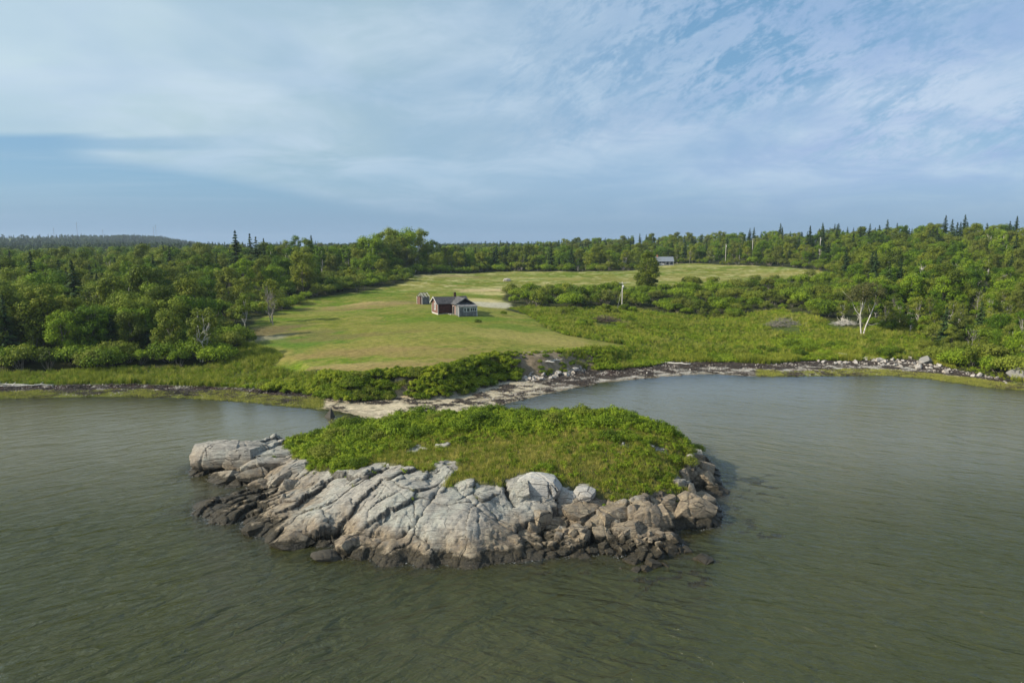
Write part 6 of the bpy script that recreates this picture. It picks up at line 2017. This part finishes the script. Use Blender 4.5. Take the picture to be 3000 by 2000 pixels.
# ------------------------------------------------------------------ the far grey house
x, y, z = hit(1936, 777)
far = empty('grey_house', (x, y, z - 0.2), rad(-6)); tag(far, 'low grey shingled house with a blue grey roof at the top of the far meadow', 'house')
HW, HD = 6.6, 4.0
part('wall', hwall(-HW, HW, -HD, 0.6, 3.0, SHINGLE, 0.25, holes=tuple((-HW + 0.7 + 1.25 * i, -HW + 1.5 + 1.25 * i, 1.0, 2.5) for i in range(10))), SHINGLE, far)
for sg in (-1, 1):
    mb = MB(); mb.box(sg * HW - 0.08, sg * HW + 0.08, -HD, HD, 0, 3.0); part('wall', mb, SHINGLE, far)
    gg = rotmb(gable_rows(HD, 3.0, 5.0, face=-1, rowh=0.3), rad(90), (sg * HW, 0, 0)); part('gable', gg, SHINGLE, far)
mb = MB(); mb.box(-HW, HW, HD - 0.1, HD, 0, 3.0); part('wall', mb, SHINGLE, far)
for i in range(10):
    a = -HW + 0.7 + 1.25 * i
    mb = MB()
    for q in ((a, a + .06, 1, 2.5), (a + .74, a + .8, 1, 2.5), (a + .06, a + .74, 1, 1.07), (a + .06, a + .74, 2.43, 2.5)): mb.box(q[0], q[1], -HD - 0.06, -HD + 0.03, q[2], q[3])
    w_ = part('window', mb, SHINGLE, far); mb = MB(); mb.box(a + .06, a + .74, -HD + .02, -HD + .05, 1.07, 2.43); part('pane', mb, WINGLASS, w_)
r2 = part('roof', roof_sheet(-HW - .4, HW + .4, -HD - 1.4, 2.55, 0, 5.15, sag=0, seed=11, ripple=0.0), SHINGLE, far)
part('back_slope', roof_sheet(-HW - .4, HW + .4, HD + .5, 2.8, 0, 5.145, sag=0, seed=12, ripple=0), SHINGLE, r2)
mb = MB(); mb.box(-2.6, -1.8, -0.5, 0.4, 4.7, 6.2); mb.box(-2.66, -1.74, -0.56, 0.46, 6.2, 6.32); part('chimney', mb, BRICKM, r2)
mb = MB(); mb.box(-HW, HW, -HD - 1.3, -HD - .05, 0.35, 0.5); part('porch_deck', mb, PALEWOOD, far)
for i in range(7):
    xx = -HW + 0.1 + (2 * HW - 0.2) * i / 6
    mb = MB(); mb.box(xx - .07, xx + .07, -HD - 1.25, -HD - 1.11, -0.3, 2.6); part('porch_post', mb, PALEWOOD, far)
mb = MB(); mb.box(-1.6, 1.4, -HD - 1.6, -HD - 1.5, 0.5, 1.4); mb.box(-1.6, 1.4, -HD - 2.6, -HD - 1.4, 0.0, 0.3); part('porch_steps', mb, BRICKM if False else PALEWOOD, far)

# ------------------------------------------------------------------ poles and wires
def pole(px, dist, top_py, arm, label, base_z=None, kit_=''):
    x = (px - 1500) / FPX * dist; y = dist
    z0 = float(Gz(np.array(x), np.array(y))) if base_z is None else base_z
    zt = CAM_H + (722 - top_py) / FPX * dist
    e = empty('power_pole', (x, y, z0), rad(arm)); H_ = zt - z0
    mb = MB(); mb.tube([(0, 0, -1), (0, 0, H_ * .5), (0.02, 0, H_)], [0.17, 0.145, 0.11], 8); part('shaft', mb, POLEW, e, True)
    if 'a' in kit_:
        mb = MB(); mb.beam((-1.15, -0.14, H_ - .35), (1.15, -0.14, H_ - .35), 0.10, 0.12); part('crossarm', mb, POLEW, e)
        for q in (-1.05, -0.45, 1.05):
            mb = MB(); mb.tube([(q, -.14, H_ - .29), (q, -.14, H_ - .20), (q, -.14, H_ - .08)], [.03, .06, .045], 8); part('insulator', mb, CERAMIC, e)
        for q in (-.6, .6):
            mb = MB(); mb.beam((q, -.15, H_ - .38), (0, -.13, H_ - 1.0), 0.03, 0.04); part('brace', mb, STEEL, e)
    else:
        mb = MB(); mb.tube([(0, 0, H_), (0, 0, H_ + .1), (0, 0, H_ + .22)], [.03, .06, .045], 8); part('insulator', mb, CERAMIC, e)
    if 't' in kit_:
        mb = MB(); mb.tube([(0.32, -.1, H_ - 2.0), (0.32, -.1, H_ - 1.95), (0.32, -.1, H_ - 1.1), (0.32, -.1, H_ - 1.05)], [.15, .22, .22, .15], 10); part('transformer', mb, STEEL, e, True)
    if 'g' in kit_:
        mb = MB(); mb.tube([(0.1, -.1, H_ - .9), (-2.1, -1.6, -.3)], [.022, .022], 5); part('guy_wire', mb, STEEL, e)
    tag(e, label, 'utility pole')
    return Vector((x, y, zt - 0.15))


pA = pole(1823, 215, 828, 8, 'lone bleached pole with a crossarm rising from the shrub belt', None, 'atg')
pB = pole(2121, 420, 718, 30, 'pale utility pole with a transformer just east of the grey house', None, 'at')
pC = pole(2198, 430, 702, 30, 'second utility pole east of the grey house, against dark spruces', None, 'a')
pD = pole(2394, 400, 699, 30, 'bright pole half hidden in the trees of the eastern slope', None, 'at')
pE = pole(2929, 380, 686, 30, 'pole near the skyline beside the tallest spruce', None, 'a')


def wire(a, b_, sag, label, r=0.03):
    p = [a.lerp(b_, i / 16) - Vector((0, 0, sag * 4 * (i / 16) * (1 - i / 16))) for i in range(17)]
    mb = MB(); mb.tube([tuple(q) for q in p], [r] * 17, 4)
    o = part('power_line', mb, WIREM); tag(o, label, 'wire')


wire(pB, pC, 1.2, 'wire between the first two poles east of the grey house')
wire(pC, pD, 1.6, 'wire from the second pole to the bright half hidden pole')
wire(pD, pE, 3.0, 'long wire over the eastern trees to the skyline pole')
wire(pE, pE + Vector((60, -25, 1)), 1.5, 'wire leaving the skyline pole to the east')

# ------------------------------------------------------------------ radio masts on the far ridge
for px, top, base, lab in ((242, 656, 705, 'tallest red and grey radio mast on the far ridge'), (174, 672, 700, 'faint thin mast on the ridge, first from the sea'), (316, 676, 704, 'short mast with a knob on top, east of the tallest one'), (463, 669, 700, 'first of the paired masts behind the western wood'), (470, 664, 700, 'second and taller of the paired masts behind the western wood')):
    d = 2450.0; x = (px - 1500) / FPX * d
    zt = CAM_H + (722 - top) / FPX * d
    zb = float(Gz(np.array(x), np.array(d)))
    e = empty('radio_mast', (x, d, zb)); H_ = zt - zb
    mb = MB(); w_ = 0.55
    for cx, cy in ((-w_, -w_), (w_, -w_), (0, w_)):
        mb.tube([(cx, cy, 0), (cx, cy, H_)], [0.28, 0.22], 4)
    n_ = int(H_ / 4)
    cs = [(-w_, -w_), (w_, -w_), (0, w_)]
    for i in range(n_):
        for k in range(3):
            a, b_ = cs[k], cs[(k + 1) % 3]
            mb.beam((*a, i * 4), (*b_, i * 4 + 4), 0.15, 0.15)
    part('lattice', mb, STEEL, e)
    mb = MB(); mb.tube([(0, 0, H_), (0, 0, H_ + 3)], [0.3, 0.1], 5); mb.box(-1.2, 1.2, -.5, .5, H_ - 6, H_ - 4.5); part('antenna', mb, STEEL, e)
    tag(e, lab, 'mast')

# ------------------------------------------------------------------ the white birch on the eastern marsh, dead trees, brush piles, driftwood
x, y, z = hit(2524, 985)
bt = empty('white_birch', (x, y, z)); tag(bt, 'white forked birch with a thin brown green crown at the edge of the eastern marsh', 'tree')
wd = MB(); g = np.random.default_rng(21)
fork = [((0, 0, -0.3), (-0.5, 0.1, 3.4), (-0.75, 0, 5.6), (-0.25, 0.2, 8.0), (-0.35, 0, 10.5), (-0.5, 0, 12.8)), ((0.25, 0, -0.3), (0.9, -0.1, 2.8), (2.1, 0, 6.0), (2.9, 0, 8.5), (3.0, 0.1, 11.0), (3.2, 0, 13.0)),
        ((-0.7, 0, 5.2), (-1.8, .3, 6.6), (-2.7, .2, 8.3), (-3.1, 0, 9.4), (-3.6, 0, 10.2)), ((-0.5, 0.1, 6.2), (0.1, .3, 7.6), (0.5, 0.2, 9.6), (0.8, 0, 11.6), (1.0, 0, 13.2)), ((1.1, 0, 3.2), (2.2, -.4, 2.9), (3.4, -.6, 3.4), (4.2, -.6, 3.3)),
        ((-3.0, 0, 9.2), (-4.6, .2, 10.6), (-5.6, .2, 11.6)), ((2.9, 0, 8.3), (4.0, .4, 9.6), (4.8, .4, 11.0)), ((2.0, 0, 5.6), (1.3, .5, 8.0), (1.7, .3, 10.2))]
rads = [(0.20, 0.035), (0.19, 0.03), (0.10, 0.02), (0.11, 0.02), (0.06, 0.015), (0.05, .012), (0.06, .012), (.05, .012)]
for f_, (ra, rb2) in zip(fork, rads):
    wd.tube(f_, np.linspace(ra, rb2, len(f_)), 7)
part('trunk', wd, BIRCH, bt, True)
cr = MB(); n_ = 60
a = g.random(n_) * 6.28; q = np.sqrt(g.random(n_)) * 4.6; zz = 9.2 + 4.6 * g.random(n_) * np.sqrt(np.clip(1 - (q / 5.2) ** 2, 0, 1)) + 0.2
leafcloud(cr, g, np.stack([np.cos(a) * q + 0.4, np.sin(a) * q * 0.8, zz], 1), 0.95 * (.7 + .6 * g.random(n_)), 130, 0.15, 0.8, tb=0.42)
part('crown', cr, leaf_mat('birch_foliage', (0.045, 0.050, 0.018), (0.090, 0.092, 0.030), (0.15, 0.145, 0.05)), bt)
bt.scale = (0.95, 0.95, 0.95)

for i, (px, py, h_, lab) in enumerate(((800, 952, 9.5, 'half dead tree with pale bare limbs at the western edge of the meadow'), (275, 960, 9.5, 'white bare trunked dead birch deep in the western wood'), (2695, 860, 10, 'bare white snag standing among the eastern trees'), (2930, 880, 9, 'crooked grey snag high on the eastern slope'),
                                       (2300, 1150, 0, ''), (2020, 775, 10, 'bare grey tree at the corner of the far grey house'), (2845, 1045, 6.5, 'many stemmed grey bush skeleton above the eastern stones'), (235, 925, 8, 'leaning grey dead tree beside the white dead birch'), (2640, 900, 8, 'slim pale dead tree on the eastern slope'), (2860, 930, 8, 'forked pale dead tree half way up the eastern slope'))):
    if not h_: continue
    x, y, z = hit(px, py)
    e = empty('dead_tree', (x, y, z), i * 1.3)
    part('trunk', bare(600 + i, h_, 30 if i < 2 else 24, 0.42 if 'bush' in lab else 0.33, 0.013 if i < 4 else 0.010), BIRCH if 'white' in lab else DEADWOOD, e, True)
    tag(e, lab, 'tree')
for k, (px, py, lab) in enumerate(((1612, 1212, 'upright dead white twig on the back of the islet'), (1624, 1212, 'leaning dead white twig beside the upright one on the islet'))):
    x, y, z = isl(px, py)
    o = part('dead_twig', bare(640 + k, 1.9 - 0.4 * k, 9, 0.3, 0.012), BIRCH, None, True, (x, y, z), (0, 0.12 - 0.25 * k, k)); tag(o, lab, 'twig')

for px, py, w_, h_, lab, mat, sd in ((1772, 945, 6.2, 1.5, 'heap of brown cut branches in the marsh east of the meadow', DEADWOOD, 1), (2295, 957, 6.6, 1.7, 'grey tangle of dead brush near the white birch', DEADWOOD, 2), (2475, 952, 3.2, 0.9, 'small pale heap of dead branches behind the white birch', DRIFT, 3)):
    x, y, z = hit(px, py)
    e = empty('brush_pile', (x, y, z)); tag(e, lab, 'brush pile')
    g = np.random.default_rng(sd); mb = MB()
    for i in range(330):
        a_ = g.normal(0, 0.42, 2); hh_ = 0.2 + 1.25 * h_ * math.exp(-(a_[0] ** 2 + a_[1] ** 2) * 2.2) * g.random()
        c_ = np.array([a_[0] * w_ * 0.9, a_[1] * w_ * 0.4, hh_]); d_ = unit(g.normal(size=3) * np.array([1, .7, .35])) * (0.5 + g.random())
        mb.tube([c_ - d_, c_ + d_ * .2 + (0, 0, .08), c_ + d_], [0.035, 0.028, 0.012], 3)
    o = part('branches', mb, mat if sd != 1 else wood_mat('brown_branches', (0.07, 0.05, 0.04), (0.17, 0.125, 0.10)), e); o['kind'] = 'stuff'

for i, (px, py, L, ang_, lab) in enumerate(((445, 1119, 6.0, 3, 'thick bleached driftwood log lying in a gap of the tall grass'), (35, 1134, 9.0, 6, 'long bleached log at the western end of the wrack line'), (15, 1128, 8.0, -2, 'thin white log above the long western one'), (100, 1131, 6, 8, 'grey driftwood pole east of the long western log'),
                                            (705, 1127, 5.5, -4, 'slender pale driftwood pole on the wrack line west of the sand bar'), (1978, 1066, 6, -18, 'driftwood trunk lying across the eastern wrack line'), (2560, 1052, 5, 5, 'bleached driftwood log on the eastern beach'), (1630, 1060, 4.5, 35, 'fallen grey branch on the worn bank'), (1600, 1065, 3.5, -30, 'small fallen stick crossing the branch on the worn bank'))):
    x, y, z = hit(px, py); a_ = rad(ang_); g = np.random.default_rng(i)
    mb = MB(); n_ = 7
    pts_ = [((t_ - .5) * L, g.normal(0, .06), .15 + g.normal(0, .04)) for t_ in np.linspace(0, 1, n_)]
    r0_ = 0.20 if 'thick' in lab or 'trunk' in lab else 0.11
    mb.tube(pts_, np.linspace(r0_, r0_ * .5, n_), 7)
    for k in range(3): q = pts_[2 + k]; mb.tube([q, (q[0] + .4, q[1] + g.normal(0, .4), q[2] + .35)], [.05, .02], 4)
    o = part('driftwood_log', mb, DRIFT, None, True, (x, y, z), (0, 0, a_)); tag(o, lab, 'driftwood')

# two clipped little bushes by the cabin and some shrubs on the back of the islet
for px, py, kn, s, lab, hf in ((1475, 924, 'bankbush_b', 1.1, 'small dark round bush on the lawn east of the cabin', hit), (1400, 944, 'bankbush_c', 0.85, 'flat dark bush on the lawn in front of the porch', hit), (1185, 1222, 'bankbush_b', 1.15, 'bright bush on the back of the islet, against the sand bar', isl), (1205, 1232, 'bankbush_a', 1.0, 'lower bright bush beside the one against the sand bar', isl),
                           (1520, 1212, 'bankbush_b', 1.2, 'tall bright green bush on the back of the islet, against the water', isl), (1465, 1216, 'bankbush_a', 0.9, 'rounded bush west of the tall bright one on the islet', isl), (1760, 1222, 'bankbush_a', 0.9, 'light green bush at the eastern back of the islet', isl), (1140, 1232, 'bankbush_b', 0.7, 'wispy bush at the western back of the islet', isl),
                           (1000, 1372, 'bankbush_a', 0.9, 'bright leafy clump at the western corner of the islet turf', isl), (2015, 1360, 'bankbush_c', 0.9, 'dark spreading bush hanging over the eastern rocks of the islet', isl)):
    x, y, z = hf(px, py)
    wm, cm, jm, h_ = KIT[kn]
    e = empty('small_bush', (x, y, z - 0.05), px % 6); e.scale = (s, s, s)
    link('stems', wm, e); link('crown', cm, e); tag(e, lab, 'bush')

# ------------------------------------------------------------------ the air
HAZE, t, out = new_mat('sea_haze')
vol = t.node('ShaderNodeVolumePrincipled', {'Color': (0.66, 0.80, 1.0, 1), 'Density': 0.00010, 'Anisotropy': 0.2})
t.l.new(vol.outputs[0], out.inputs['Volume'])
mb = MB(); mb.box(-4500, 4500, -4500, 4500, -6, 90)
hz_ = part('haze', mb, HAZE); tag(hz_, 'thin blue sea haze lying over the land', kind='stuff')
